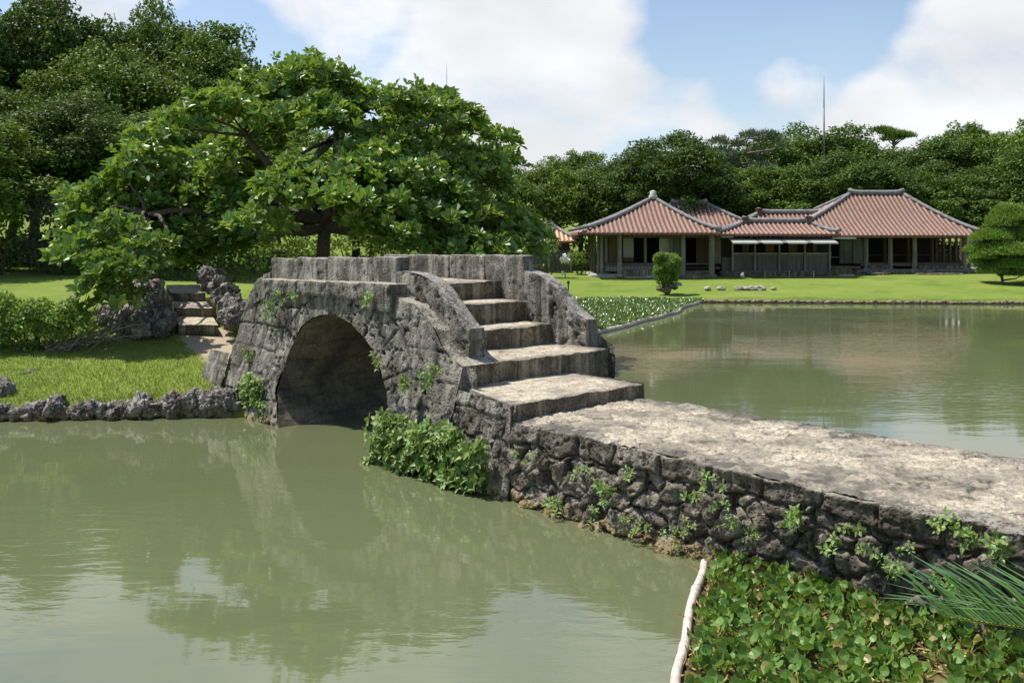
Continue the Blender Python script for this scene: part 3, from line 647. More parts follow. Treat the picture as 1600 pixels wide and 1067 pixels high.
# pile left of garden steps, arc right of it (px, py, Y, size)
RK1 = [(237, 438, 18.9, .24), (226, 452, 18.7, .30), (244, 462, 18.4, .30), (215, 470, 18.5, .30), (232, 478, 18.1, .30), (255, 478, 18.0, .26), (222, 496, 17.8, .30), (245, 496, 17.7, .30), (264, 500, 17.6, .24), (205, 505, 17.8, .28), (233, 511, 17.4, .26), (190, 512, 17.9, .26), (185, 488, 18.6, .30), (200, 472, 18.9, .26), (262, 512, 17.4, .18), (178, 505, 18.3, .24), (196, 455, 19.2, .26)]
rk = rank(RK1)
for (px, py, Y, s_) in RK1:
    K1 = (px, py, Y, s_); px -= 12 if px > 215 else 4
    x, y, z = at(px, py, Y); sd_ += 1; rock((x, y, z), (s_, s_*.95, s_*1.0), ordl(rk[K1], 'knobbly coral rock in the heap left of the garden steps'), 'coral rocks left of the garden steps', sd_)
RK2 = [(308, 432, 19.5, .24), (322, 436, 19.2, .27), (334, 447, 18.9, .27), (343, 460, 18.6, .26), (350, 474, 18.3, .27), (346, 488, 18.0, .27), (356, 492, 17.8, .24), (368, 486, 17.9, .22), (340, 494, 17.5, .18), (350, 502, 17.3, .17), (316, 446, 19.1, .22), (333, 464, 18.5, .23), (338, 480, 18.0, .20)]
rk2 = rank(RK2)
for (px, py, Y, s_) in RK2:
    K2 = (px, py, Y, s_); px += 12; s_ *= .85
    x, y, z = at(px, py, Y); sd_ += 1; rock((x, y, z), (s_, s_*.95, s_*.95), ordl(rk2[K2], 'knobbly coral rock in the bank right of the garden steps'), 'coral rocks right of the garden steps', sd_)
# shoreline rocks of the left bank
for i, (px, s_) in enumerate([(-330, .3), (-300, .26), (-268, .3), (-238, .24), (-208, .3), (-178, .28), (-148, .3), (-118, .26), (-88, .3), (-58, .28), (-28, .26), (4, .22), (30, .25), (55, .30), (82, .30), (107, .25), (132, .25), (153, .24), (180, .34), (200, .27), (222, .32), (248, .28), (272, .33), (298, .30), (325, .36), (343, .34), (352, .36)]):
    Y = np.interp(px, [-330, 0, 340, 352], [13.32, 13.72, 14.1, 14.12]); x = (px-800)/F*Y; sd_ += 1
    rock((x, Y, .02+.05*(i % 3)+(.08 if px > 260 else 0)), (s_*.72, s_*.62, s_*.66), ordl(i, 'rough rock edging the left bank at the waterline'), 'rocks edging the left bank', sd_, 'shore_rock')
mb = MB()
for i in range(9):
    px = 165+i*20; Y = 13.95; x = (px-800)/F*Y; v, f = rock_verts((.12, .12, .09), 300+i, 3, .15); mb.add(v+np.array([x, 13.9, .06]), f)
sq = MB(); x0, x1 = -5.9, -4.35
for r in range(2):
    x = x0
    while x < x1:
        w_ = random.uniform(.22, .36); v, f = ICO[3]; vv = np.sign(v)*np.abs(v)**.35; k = .012*fbm(vv[:, 0]*3+x, vv[:, 1]*3, vv[:, 2]*3, r, 2)
        sq.add(vv*np.array([w_/2-.004, .13, .075])+k[:, None]+np.array([x+w_/2, np.interp(x, [-7, -4.7], [13.80, 14.08]), .0+r*.155]), f); x += w_
tag(sq.build('shore_wall', M['rubble'], smooth=True), 'low course of squared stone blocks holding the bank beside the arch', 'retaining wall')
o = rock((*at(18, 597, 15.2)[:2], .42), (.30, .17, .06), 'flat grey stone lying in the left lawn', None, 401, 'flat_stone', knob=.3); tag(o, 'low flat grey stone lying furthest left in the sunny lawn', 'stone')
o = rock((*at(48, 592, 15.4)[:2], .45), (.26, .13, .07), 'x', None, 402, 'flat_stone', knob=.3); tag(o, 'pointed flat grey stone in the lawn right of a similar flat stone', 'stone')
o = rock((*at(-2, 621, 14.2)[:2], .30), (.2, .18, .22), 'x', None, 403, 'edge_rock'); tag(o, 'pale pitted rock standing at the left picture edge above the shoreline rocks', 'rock')
# garden steps
gs = empty('garden_steps', (*at(300, 512, 17.8)[:2], .9), 0, 'short flight of pale stone garden steps between banks of coral rock', 'steps')
def gstep(k, px0, px1, ytop, yback, ybot, Y, Yb):
    xa, _, zt = at(px0, ytop, Y); xb = at(px1, ytop, Y)[0]; zb = at(0, ybot, Y)[2]; xa2, _, z2 = at(px0-7, yback, Yb); xb2 = at(px1-9, yback, Yb)[0]
    n = 24; u = np.linspace(0, 1, n)[:, None]; v_ = np.linspace(0, 1, 12)[None]; ox, oy, oz = gs.location
    X = (xa+(xb-xa)*u)*(1-v_)+(xa2+(xb2-xa2)*u)*v_; Yg = Y+(Yb-Y)*v_+u*0; Zg = zt+(z2-zt)*v_+.01*fbm(X*4, Yg*4, X*0, k, 3)
    mb = MB(); mb.add(np.stack([X-ox, Yg-oy, Zg-oz], -1).reshape(-1, 3), grid_faces(n, 12), 1)
    Zr = (zb-.05)+(Zg[:, :1]-zb+.05)*np.linspace(0, 1, 8)[None]; Xr = np.repeat(X[:, :1], 8, 1); Yr = Y+.012*fbm(Xr*5, Zr*5, Xr*0, k, 3); Yr[:, -1] = Y
    mb.add(np.stack([Xr-ox, Yr-oy, Zr-oz], -1).reshape(-1, 3), grid_faces(n, 8), 0, (1-sstep(0, .04, Zr-zb))*.5)
    for uu in (0, -1):
        sv = np.stack([np.stack([X[uu]-ox, Yg[uu]-oy, Zg[uu]-oz], -1), np.stack([X[uu]-ox, Yg[uu]-oy, Zg[uu]*0+zb-.1-oz], -1)], 1); mb.add(sv.reshape(-1, 3), grid_faces(12, 2, uu == 0), 0)
    mb.build('step', [M['riser'], M['tread']], gs, smooth=True)
gstep(0, 279, 341, 508, 494, 519, 17.7, 18.5)
gstep(1, 273, 332, 481.5, 470, 495, 18.45, 19.2)
gstep(2, 267, 321, 458, 445, 471, 19.15, 19.9)

# ------------------------------------------------------------------ foliage builders
def blobs(mb, centers, radii, n_each, tmpl, size, up=.35, shell=.7, mi=0, droop=.2, wid=None, lower=.35):
    for c_, r in zip(centers, radii):
        r3 = np.array([r, r, r*.75]) if np.isscalar(r) else np.array(r); n = int(n_each*float(np.prod(r3))**.6) if n_each > 5 else int(n_each)
        if n < 3: n = 3
        d = randdir(n); d[:, 2] = np.where((d[:, 2] < -.1) & (rng.random(n) > lower), -d[:, 2], d[:, 2])
        rad = shell+(1-shell)*rng.random(n)**.5; p = np.asarray(c_)+d*rad[:, None]*r3
        nrm = unit(d*.8+np.array([0, 0, up])+.55*rng.normal(size=(n, 3))); yd = unit(np.cross(nrm, rng.normal(size=(n, 3)))+d*.4-np.array([0, 0, droop]))
        scatter(mb, tmpl[0], tmpl[1], p, yd, nrm, size*(.7+.6*rng.random(n)), mi, wid)
def rosettes(mb, cen, axis_, k, size, tmpl=LEAF_OB, spread=.9, mi=0):
    n = len(cen); A = unit(axis_); T = unit(np.cross(A, rng.normal(size=(n, 3)))); B_ = np.cross(A, T)
    for j in range(k):
        th = 2*np.pi*j/k+rng.random(n)*.7; tl = spread*(.65+.5*rng.random(n))
        rd = T*np.cos(th)[:, None]+B_*np.sin(th)[:, None]
        yd = unit(rd*np.sin(tl)[:, None]+A*np.cos(tl)[:, None]-np.array([0, 0, .12])); nm = unit(A*np.sin(tl)[:, None]-rd*np.cos(tl)[:, None]+.25*rng.normal(size=(n, 3)))
        scatter(mb, tmpl[0], tmpl[1], cen+yd*.01, yd, nm, size*(.65+.5*rng.random(n)), mi)
def limb(mb, a, b, r0, r1, bend=.15, n=7, ns=7):
    a, b = np.array(a, float), np.array(b, float); t = np.linspace(0, 1, n)[:, None]; L_ = np.linalg.norm(b-a)
    off = rng.normal(size=3)*bend*L_*.5; off2 = rng.normal(size=3)*bend*L_*.25
    p = a+(b-a)*t+off*np.sin(np.pi*t)+off2*np.sin(2*np.pi*t); mb.tube(p, r0+(r1-r0)*t[:, 0], ns); return p

# big broad tree behind the bridge
TB = np.array([-4.45, 21.2, 1.1])
bt = empty('broadleaf_tree', TB, 0, 'broad spreading tree with large glossy leaves in whorls growing behind the bridge', 'tree')
outline = [(85, 400), (120, 300), (150, 285), (215, 235), (250, 185), (300, 160), (380, 130), (440, 105), (490, 92), (545, 118), (600, 150), (655, 140), (700, 172), (760, 192), (803, 215), (790, 262), (770, 300), (830, 350)]
ox_, oy_ = zip(*outline)
pads = []
for i in range(66):                  # outer dome pads
    t = (i*.618) % 1; px = 110+t*700+rng.uniform(-25, 25)
    top = np.interp(px, ox_, oy_); fr = rng.random()**.8
    py = top+22+(392-62*math.exp(-((px-505)/85.0)**2)-top)*fr*.92; Yp = 21.0-(3.6 if px > 400 else .4)*math.sin(fr*1.5)*math.sqrt(max(.05, 1-((px-470)/420)**2))+rng.uniform(-.3, .3)
    pads.append((np.array(at(px, py, Yp)), rng.uniform(.45, .75)))
for px in range(130, 800, 38):       # skyline pads
    top = np.interp(px, ox_, oy_); pads.append((np.array(at(px+rng.uniform(-12, 12), top+24+rng.uniform(-6, 10), 20.5+rng.uniform(-1.2, 1.2))), rng.uniform(.5, .75)))
for i in range(26):                  # rear half
    px = rng.uniform(240, 760); top = np.interp(px, ox_, oy_); pads.append((np.array(at(px, rng.uniform(top+40, 330), 22.5+rng.uniform(0, 2.5))), rng.uniform(.7, 1.0)))
for (px, py, Y) in [(120, 402, 17.2), (160, 412, 17.0), (140, 380, 17.4), (205, 400, 17.2), (180, 430, 16.8), (230, 388, 17.4), (190, 360, 17.6), (225, 418, 17.0), (165, 455, 16.8), (185, 470, 16.9), (290, 372, 21.4), (330, 345, 21.4), (250, 350, 21), (360, 385, 21.5), (400, 375, 21), (300, 405, 22),
                    (620, 345, 18.6), (700, 365, 19), (760, 375, 19.5), (660, 390, 19.8), (800, 355, 20), (730, 330, 18.8)]:
    pads.append((np.array(at(px, py, Y)), .5 if Y < 18 else .62))
wood_ = MB(); fol = MB(); fork = TB+np.array([.1, 0, 1.95])
limb(wood_, TB-[0, 0, .25], fork, .19, .15, .04); mains = []
for d in [(-3.2, -.2, .9), (-1.6, -.9, 2.0), (.5, -1.3, 2.5), (2.6, -.8, 1.4), (3.2, .8, 1.0), (0, 1.8, 2.4), (-2.4, 1.2, 1.8), (-3.6, -1.4, .2)]:
    e = fork+np.array(d); p = limb(wood_, fork, e, .15, .06, .12); mains.append(p)
mp_ = np.concatenate(mains)
for c_, r in pads:
    j = np.argmin(np.linalg.norm(mp_-c_, axis=1)); limb(wood_, mp_[j], c_-[0, 0, .1], .045, .015, .15, 6, 5)
    n = int(58*(r/.7)**2); d = randdir(n); d[:, 2] = np.abs(d[:, 2])*1.0-.25; p = c_+d*np.array([r, r, r*.7])*(.55+.5*rng.random((n, 1)))
    rosettes(fol, p, unit(d*.7+np.array([0, -.15, .8])+.3*rng.normal(size=(n, 3))), 7, .235)
nf = 2600; fx = rng.uniform(105, 800, nf); ftop = np.interp(fx, ox_, oy_); fr = rng.random(nf)**1.1; fbot = 392-62*np.exp(-((fx-505)/85.0)**2); ftop = ftop+26*fbm(fx/45, fx*0, fx*0+4, 17, 3); fy = ftop+12+(fbot-ftop)*fr
fY = 21.2-(3.4*sstep(380, 520, fx)+.5)*np.sin(fr*1.5)*np.sqrt(np.clip(1-((fx-470)/420)**2, .05, 1)); bump_ = fbm(fx/70, fy/45, fx*0, 91, 3); fY = fY-.9*bump_
keep = bump_ > -.12; fx, fy, fY = fx[keep], fy[keep], fY[keep]
fp = np.stack([(fx-800)/F*fY, fY, CAMH-(fy-Y0)/F*fY], -1); rosettes(fol, fp, unit(np.stack([(fx-470)/600, -.55+0*fx, .75+0*fx], -1)+.3*rng.normal(size=fp.shape)), 7, .225)
for k in range(46):                  # ragged sprigs past the outline
    px = rng.uniform(110, 805); py = np.interp(px, ox_, oy_)+rng.uniform(-8, 16); p = np.array(at(px, py, 20.6+rng.uniform(-1.5, 1.5)))
    limb(wood_, p-[0, 0, .5], p, .012, .006, .2, 4, 4); rosettes(fol, p+rng.normal(size=(5, 3))*[.16, .16, .1], unit(np.array([[0, 0, 1.]])+.5*rng.normal(size=(5, 3))), 6, .2)
# upright shoot at the top
for k in range(9):
    p = np.array(at(488+rng.uniform(-14, 14), 80+k*5, 20.4)); rosettes(fol, p[None], np.array([[0, 0, 1.]]), 6, .17)
wood_.v = [v-TB for v in wood_.v]; fol.v = [v-TB for v in fol.v]
wood_.build('trunk', M['bark'], bt, smooth=True); fol.build('crown', M['leaf_big'], bt)

# generic tree prototypes
def make_tree(name, label, H, Rx, npuff, leafn, lsize, mleaf, puff=(1.0, 1.6), base=.35, tmpl=LEAF_Q, trunks=1, wid=1.0, group=None, flat=1.0, bark='bark'):
    root = empty(name, (0, 0, 0), 0, label, 'tree', group)
    wd, fo = MB(), MB(); cz = H*(base+1)/2; rz = H*(1-base)/2
    C_ = []; Rr = []
    for i in range(npuff):
        g_ = (i+.5)/npuff; ph = math.acos(1-1.55*g_); az = i*2.39996+rng.uniform(-.3, .3); k = rng.uniform(.58, 1.08)
        C_.append((Rx*k*math.sin(ph)*math.cos(az), Rx*k*math.sin(ph)*math.sin(az), cz+rz*k*math.cos(ph)*.92)); r = rng.uniform(*puff); Rr.append((r, r, r*.9*flat))
    C2 = []; R2 = []
    for c_, r in zip(C_, Rr):
        m_ = int(11*r[0]*r[1])+3; d = randdir(m_); d[:, 2] = np.where((d[:, 2] < -.15) & (rng.random(m_) < .7), -d[:, 2], d[:, 2])
        q = np.array(c_)+d*np.array(r)*(.55+.5*rng.random((m_, 1)))
        for z_ in q: k_ = rng.uniform(.35, .8); C2.append(z_); R2.append((k_, k_, k_*.9))
    blobs(fo, C2, R2, leafn, tmpl, lsize, up=.6, shell=.45, wid=wid, lower=.2)
    fork = np.array([rng.uniform(-.3, .3), 0, H*.32]); limb(wd, (0, 0, -.4), fork, H*.028, H*.02, .06)
    for c_ in C_[::2]: limb(wd, fork, np.array(c_)*[.9, .9, .97], H*.010, .03, .16, 7, 5)
    wd.build('trunk', M[bark], root, smooth=True); fo.build('crown', M[mleaf], root)
    return root
PA = make_tree('evergreen_tree', 'x', 11, 5.2, 46, 110, .25, 'leaf_dark', (1.15, 1.75), .12)
PB = make_tree('evergreen_tree', 'x', 11, 4.6, 60, 110, .23, 'leaf_mid', (.8, 1.3), .12)
PC = make_tree('evergreen_tree', 'x', 10, 5.0, 40, 100, .26, 'leaf_mid', (1.0, 1.9), .10)
PD = make_tree('evergreen_tree', 'x', 12, 5.5, 75, 100, .24, 'leaf_dark', (.75, 1.3), .15)
def put(P, px, py, Y, wpx, label, group, first=[0], rz=None, H0=None):
    x = (px-800)/F*Y; zb = float(ground_z(x, Y)); top = CAMH-(py-Y0)/F*Y; h = top-zb; H0 = H0 or {id(PA): 11, id(PB): 11, id(PC): 10, id(PD): 12}[id(P)]; R0 = {id(PA): 5.2+.8, id(PB): 4.6+.7, id(PC): 5.8, id(PD): 6.1}.get(id(P), 5)
    s_ = h/H0; sw = (wpx/F*Y/2)/R0; args = ((x, Y, zb-.1), rz if rz is not None else rng.uniform(0, 6.28), (sw, sw, s_), label, group)
    if id(P) in USED: return copy_tree(P, *args)
    USED.add(id(P)); P.location = args[0]; P.rotation_euler = (0, 0, args[1]); P.scale = args[2]; P['label'] = label; P['group'] = group; return P
USED = set(); LATE = []
UNDER = 1
GL, GR = 'trees of the wood on the left', 'trees of the wood behind the house'
for P, px, py, Y, w_, lab in [
    (PA, 50, 12, 46, 330, 'tallest dark evergreen tree with rounded crown at the upper left'),
    (PD, -60, 60, 43, 340, 'dark evergreen tree cut by the left picture edge'),
    (PB, 165, 75, 42, 300, 'dark evergreen tree just right of the tallest tree on the left'),
    (PC, 225, 32, 49, 240, 'tree with airy top rising between two darker trees on the left'),
    (PB, 310, 42, 47, 280, 'bright topped tree at the right end of the left wood'),
    (PD, 355, 95, 45, 260, 'lower tree sloping down behind the broad leaved tree'),
    (PB, -125, 150, 30, 380, 'nearer tree mostly beyond the left picture edge shading the lawn'),
    (PA, 20, 165, 37, 330, 'shaded tree low at the left edge below the tallest tree'),
    (PD, 150, 150, 36, 300, 'shaded dark tree in the middle of the left wood'),
    (PB, 275, 170, 37, 300, 'shaded tree with pale limbs behind the spreading tree crown'),
    (PC, 420, 190, 42, 260, 'tree mostly hidden behind the top of the spreading tree'),
    (PA, 560, 260, 46, 320, 'tree hidden behind the middle of the spreading crown'),
    (PB, 690, 300, 44, 260, 'low tree hidden behind the right of the spreading crown')]:
    put(P, px, py, Y, w_, lab, GL)
for P, px, py, Y, w_, lab in [
    (PB, 790, 262, 60, 170, 'small tree left of the orange roofed gatehouse'),
    (PC, 858, 258, 62, 170, 'tree behind the orange roofed gatehouse'),
    (PB, 905, 238, 66, 150, 'rounded tree left above the pavilion roof'),
    (PD, 965, 250, 62, 170, 'mid height tree directly above the left slope of the pavilion'),
    (PA, 1050, 222, 61, 230, 'wide domed tree behind the pavilion apex'),
    (PB, 1125, 262, 63, 170, 'tree right of the wide domed tree below the thin pine'),
    (PC, 1235, 208, 71, 220, 'tall tree left of the slender mast behind the house'),
    (PD, 1310, 204, 70, 240, 'tall tree right of the slender mast behind the house'),
    (PB, 1215, 262, 61, 210, 'bright green tree in front, above the low connecting roofs'),
    (PA, 1320, 250, 61, 220, 'dark tree just behind the main hall ridge'),
    (PD, 1425, 226, 68, 230, 'tree right of the small umbrella shaped pine'),
    (PB, 1510, 196, 68, 210, 'tall tree above the right slope of the main hall'),
    (PC, 1590, 206, 66, 200, 'tall tree at the right picture edge'),
    (PD, 1440, 275, 61, 200, 'shaded tree behind the right half of the main hall roof'),
    (PA, 1545, 270, 61, 220, 'shaded tree between the main hall and the clipped pine'),
    (PC, 1660, 220, 60, 240, 'tree cut off by the right picture edge behind the clipped pine')]:
    put(P, px, py, Y, w_, lab, GR)
for px, top, Y, lab in [(800, 385, 59, 'dark undergrowth left behind the gatehouse'), (900, 385, 60, 'dark undergrowth between the gatehouse and the pavilion'), (1490, 372, 61, 'undergrowth glimpsed behind the right posts of the main hall'), (1575, 375, 60, 'undergrowth behind the clipped garden pine'), (1660, 372, 60, 'undergrowth cut by the right picture edge')]:
    LATE.append((px, top, Y, lab))
# sparse pines in the line
def pine(name, label, H, pads_, mleaf, lsize, n_, loc, sc=1):
    root = empty(name, loc, 0, label, 'pine tree'); wd, fo = MB(), MB(); p = limb(wd, (0, 0, -.3), (pads_[0][0]*.5, 0, H*.95), H*.022, .05, .06, 10)
    for (x, y, z, r, rz_) in pads_:
        j = np.argmin(np.abs(p[:, 2]-(z-.3))); limb(wd, p[j], (x, y, z), .07*sc, .03*sc, .12, 6, 5)
        n = int(n_*r*r); d = randdir(n); d[:, 2] = np.abs(d[:, 2])-.15; q = np.array([x, y, z])+d*np.array([r, r, rz_])*(.4+.6*rng.random((n, 1)))
        yd = unit(d*.5+np.array([0, 0, .7])+.5*rng.normal(size=(n, 3))); scatter(fo, BLADE[0], BLADE[1], q, yd, randdir(n), lsize*(.7+.6*rng.random(n)), 0, 3.0)
    wd.build('trunk', M['bark_grey'], root, smooth=True); fo.build('crown', M[mleaf], root); return root
x, y, z = at(1165, 430, 66); zb = float(ground_z(x, y)); Ht = at(0, 213, 66)[2]-zb
pine('pine_tree', 'thin feathery pine with bare gaps rising above the other trees behind the house', Ht, [(rng.uniform(-2.6, 2.6), rng.uniform(-2, 2), Ht*(.5+.52*(i/40)), rng.uniform(.5, .95), .5) for i in range(40)], 'leaf_grey', .30, 300, (x, y, zb))
x, y, z = at(1397, 430, 76); zb = float(ground_z(x, y)); Ht = at(0, 200, 76)[2]-zb
pine('pine_tree', 'small umbrella topped pine standing above the tree line left of the tall right trees', Ht, [(rng.uniform(-1.2, 1.2), rng.uniform(-1, 1), Ht-rng.uniform(.2, 1.1), rng.uniform(.5, .9), .4) for i in range(12)], 'leaf_dark', .3, 420, (x, y, zb))
# clipped cloud pine at the right edge
x, y, z = at(1568, 436, 46); zb = float(ground_z(x, y)); sc_ = 46/F
def cpad(px, py, rpx, dy=0): return ((px-1568)*sc_, dy, at(0, py, 46)[2]-zb, rpx*sc_*.95, rpx*sc_*.55)
pine('garden_pine', 'bright green cloud pruned garden pine at the right end of the main hall', 3.2, [cpad(1578, 343, 36), cpad(1560, 352, 26, -.2), cpad(1600, 350, 30, .3), cpad(1545, 373, 34, -.3), cpad(1590, 376, 40), cpad(1560, 395, 44, -.5), cpad(1535, 392, 26, .2), cpad(1600, 400, 42, .2), cpad(1545, 410, 24, .5), cpad(1625, 375, 36), cpad(1575, 330, 24), cpad(1570, 416, 30, -.6), cpad(1610, 420, 30, -.3), cpad(1530, 402, 20, -.3), cpad(1550, 424, 26, -.2), cpad(1590, 428, 34, -.4), cpad(1615, 405, 34, -.4)], 'leaf_pine', .16, 5200, (x, y, zb), .7)

# shrubs and hedges
def shrub(name, label, loc, puffs, n_, lsize, m_, tmpl=LEAF_Q, stem=True, cat='shrub', group=None, wid=1.0):
    root = empty(name, loc, 0, label, cat, group); fo, wd = MB(), MB(); C_ = [p[:3] for p in puffs]; Rr = [p[3] if isinstance(p[3], tuple) else p[3] for p in puffs]
    blobs(fo, C_, Rr, n_, tmpl, lsize, shell=.55, wid=wid)
    for c_ in C_: limb(wd, (c_[0]*.25, c_[1]*.25, -.1), c_, .02+.01*min(2, c_[2]), .008, .15, 5, 5)
    fo.build('foliage', M[m_], root); wd.build('stem', M['bark'], root, smooth=True); return root
def pxshrub(name, label, px, py_base, Y, puffpx, n_, lsize, m_, tmpl=LEAF_Q, **k):
    x = (px-800)/F*Y; zb = float(ground_z(x, Y)); P_ = []
    for (a, b_, r) in puffpx: P_.append(((a-px)/F*Y, rng.uniform(-.4, .4)*r/F*Y, CAMH-(b_-Y0)/F*Y-zb, r/F*Y))
    return shrub(name, label, (x, Y, zb), P_, n_, lsize, m_, tmpl, **k)
pxshrub('grey_shrub', 'rounded grey green shrub under the dark trees on the left', 72, 410, 32, [(55, 350, 42), (95, 345, 40), (75, 325, 34), (110, 375, 36), (45, 385, 36), (80, 390, 40)], 420, .16, 'leaf_grey')
pxshrub('yellow_green_shrub', 'bright low leafy shrub at the left picture edge above the grey shrub', 0, 410, 31, [(-10, 330, 40), (8, 300, 25), (10, 360, 30), (-15, 390, 40)], 420, .16, 'leaf_mid')
for px, top, Y, w_, lab in [(40, 400, 36, 80, 'dark hedge mass low behind the grey shrub'), (190, 375, 36, 80, 'dark hedge mass above the left garden rocks'), (300, 372, 37, 80, 'dark hedge mass above the garden steps'), (440, 375, 36, 80, 'dark hedge mass behind the broad tree trunk'), (-30, 395, 33, 70, 'dark clipped hedge mass furthest left below the trees'), (140, 385, 33, 60, 'dark hedge mass right of the grey shrub'), (250, 380, 33, 70, 'dark hedge mass left behind the garden steps'), (350, 385, 33, 70, 'dark hedge mass behind the coral rock arc')]:
    pxshrub('hedge', lab, px, 420, Y, [(px-w_*.6, top+10, 38), (px, top, 42), (px+w_*.6, top+8, 38), (px+w_*.3, top+30, 40), (px-w_*.4, top+32, 40)], 420, .15, 'leaf_dark', group='dark hedge masses under the left wood', cat='hedge')
for px, top, Y, lab in [(430, 350, 27, 'yellow green bush glimpsed left of the broad tree trunk'), (560, 350, 27, 'yellow green bush glimpsed right of the broad tree trunk'), (640, 375, 28, 'light bush under the right half of the spreading crown'), (735, 372, 29, 'light bush behind the far parapet'), (800, 350, 31, 'pale yellow green bush at the right tip of the spreading crown')]:
    pxshrub('sunny_bush', lab, px, 420, Y, [(px-35, top+15, 30), (px, top, 32), (px+35, top+12, 30), (px, top+40, 36), (px-40, top+45, 30), (px+40, top+45, 30)], 420, .15, 'leaf_light', group='bushes behind the spreading tree')
pxshrub('small_tree', 'dark leafy small tree at the right behind the spreading crown', 775, 420, 27, [(745, 280, 40), (790, 300, 36), (760, 330, 44), (815, 340, 30), (720, 310, 44), (700, 360, 40), (775, 370, 36), (770, 262, 26)], 300, .19, 'leaf_mid', LEAF_OV, cat='tree')
for px, top, Y, lab in LATE:
    pxshrub('undergrowth', lab, px, 420, Y, [(px-34, top+8, 22), (px, top, 24), (px+34, top+8, 22), (px-18, top+26, 24), (px+18, top+28, 24)], 300, .24, 'leaf_dark', group='undergrowth behind the house')
# low spreading shrub on the left bank with bare branches
sh = pxshrub('azalea_shrub', 'low yellow green shrub with bare sweeping branches on the left bank', 60, 560, 16.5, [(20, 490, 30), (60, 485, 26), (-20, 500, 36), (95, 500, 24), (40, 515, 30), (5, 530, 32), (75, 525, 24), (120, 495, 20), (135, 510, 16), (45, 545, 20), (-20, 550, 30), (50, 500, 30), (110, 480, 18), (0, 475, 24), (90, 520, 26)], 4200, .075, 'leaf_bush', LEAF_OV)
mb = MB(); o_ = np.array(sh.location)
for i in range(26):
    a = np.array(at(rng.uniform(60, 110), rng.uniform(535, 560), 16.4)); b_ = np.array(at(rng.uniform(150, 235), rng.uniform(468, 545), 16.9+rng.uniform(-.3, .6))); b_[2] = max(b_[2], float(ground_z(b_[0], b_[1]))+.1)
    p = limb(mb, a-o_, b_-o_, .018, .006, .14, 8, 5)
    for q in range(2): limb(mb, p[3+q*2], p[3+q*2]+rng.normal(size=3)*.3+[.15, 0, .1], .008, .003, .2, 4, 4)
mb.build('bare_branches', M['bark_grey'], sh, smooth=True)
# round bush on the lawn
x, Y = at(1042, 452, 41.5)[:2]; zb = float(ground_z(x, Y)); u_ = 41.5/F
root = empty('clipped_bush', (x, Y, zb), 0, 'bright green clipped bush with bare stems standing alone on the lawn before the pavilion', 'bush')
fo, wd = MB(), MB(); P_ = [((a-1042)*u_, rng.uniform(-.3, .3), CAMH-(b_-Y0)*u_-zb, r*u_) for a, b_, r in [(1032, 407, 12), (1043, 405, 12), (1053, 408, 11), (1032, 420, 12), (1052, 421, 12), (1042, 415, 15), (1036, 432, 11), (1048, 433, 10), (1030, 401, 9), (1054, 402, 8), (1030, 426, 10), (1055, 427, 9), (1034, 438, 10), (1050, 438, 9), (1042, 443, 8)]]
blobs(fo, [p[:3] for p in P_], [p[3] for p in P_], 9000, LEAF_Q, .08, shell=.5)
P_ += [((a-1042)*u_, 0, CAMH-(b_-Y0)*u_-zb, r*u_) for a, b_, r in [(1033, 437, 8), (1050, 437, 8)]]
for p in P_: limb(wd, (rng.uniform(-.1, .1), 0, -.05), p[:3], .03, .01, .1, 5, 5)
fo.build('foliage', M['leaf_bush'], root); wd.build('stem', M['bark_grey'], root, smooth=True)
for i, (a, b_, s_) in enumerate([(1031, 451, .22), (1042, 453, .24), (1052, 448, .2), (1060, 444, .16)]):
    rock((*at(a, b_, 41.3)[:2], at(a, b_, 41.3)[2]), (s_, s_, s_*.6), ordl(i, 'low rock at the foot of the clipped lawn bush'), 'rocks round the lawn bush', 500+i, 'garden_rock', 'white_stone' if i == 3 else 'riser', sub=3)
for i, (a, b_, s_, lab) in enumerate([(1106, 446, .26, 'flat pale rock in the lawn nearest the clipped bush'), (1127, 446, .22, 'small dark rock between flat pale rocks in the lawn'), (1160, 431, .2, 'upright pale stone against the timber house base'), (1157, 443, .26, 'leftmost rock of the pale cluster on the lawn'), (1165, 445, .22, 'dark rock second in the pale cluster on the lawn'), (1175, 443, .26, 'middle rock of the pale cluster on the lawn'), (1187, 448, .34, 'long white rock at the right of the pale cluster'), (1209, 450, .16, 'tiny isolated rock right of the pale cluster on the lawn')]):
    Y = 43 if b_ > 440 else 49; p = at(a, b_, Y); rock((p[0], Y, float(ground_z(p[0], Y))+.08), (s_, s_*.6, s_*.45 if i != 2 else s_), lab, None, 520+i, 'lawn_rock', 'white_stone', sub=3)

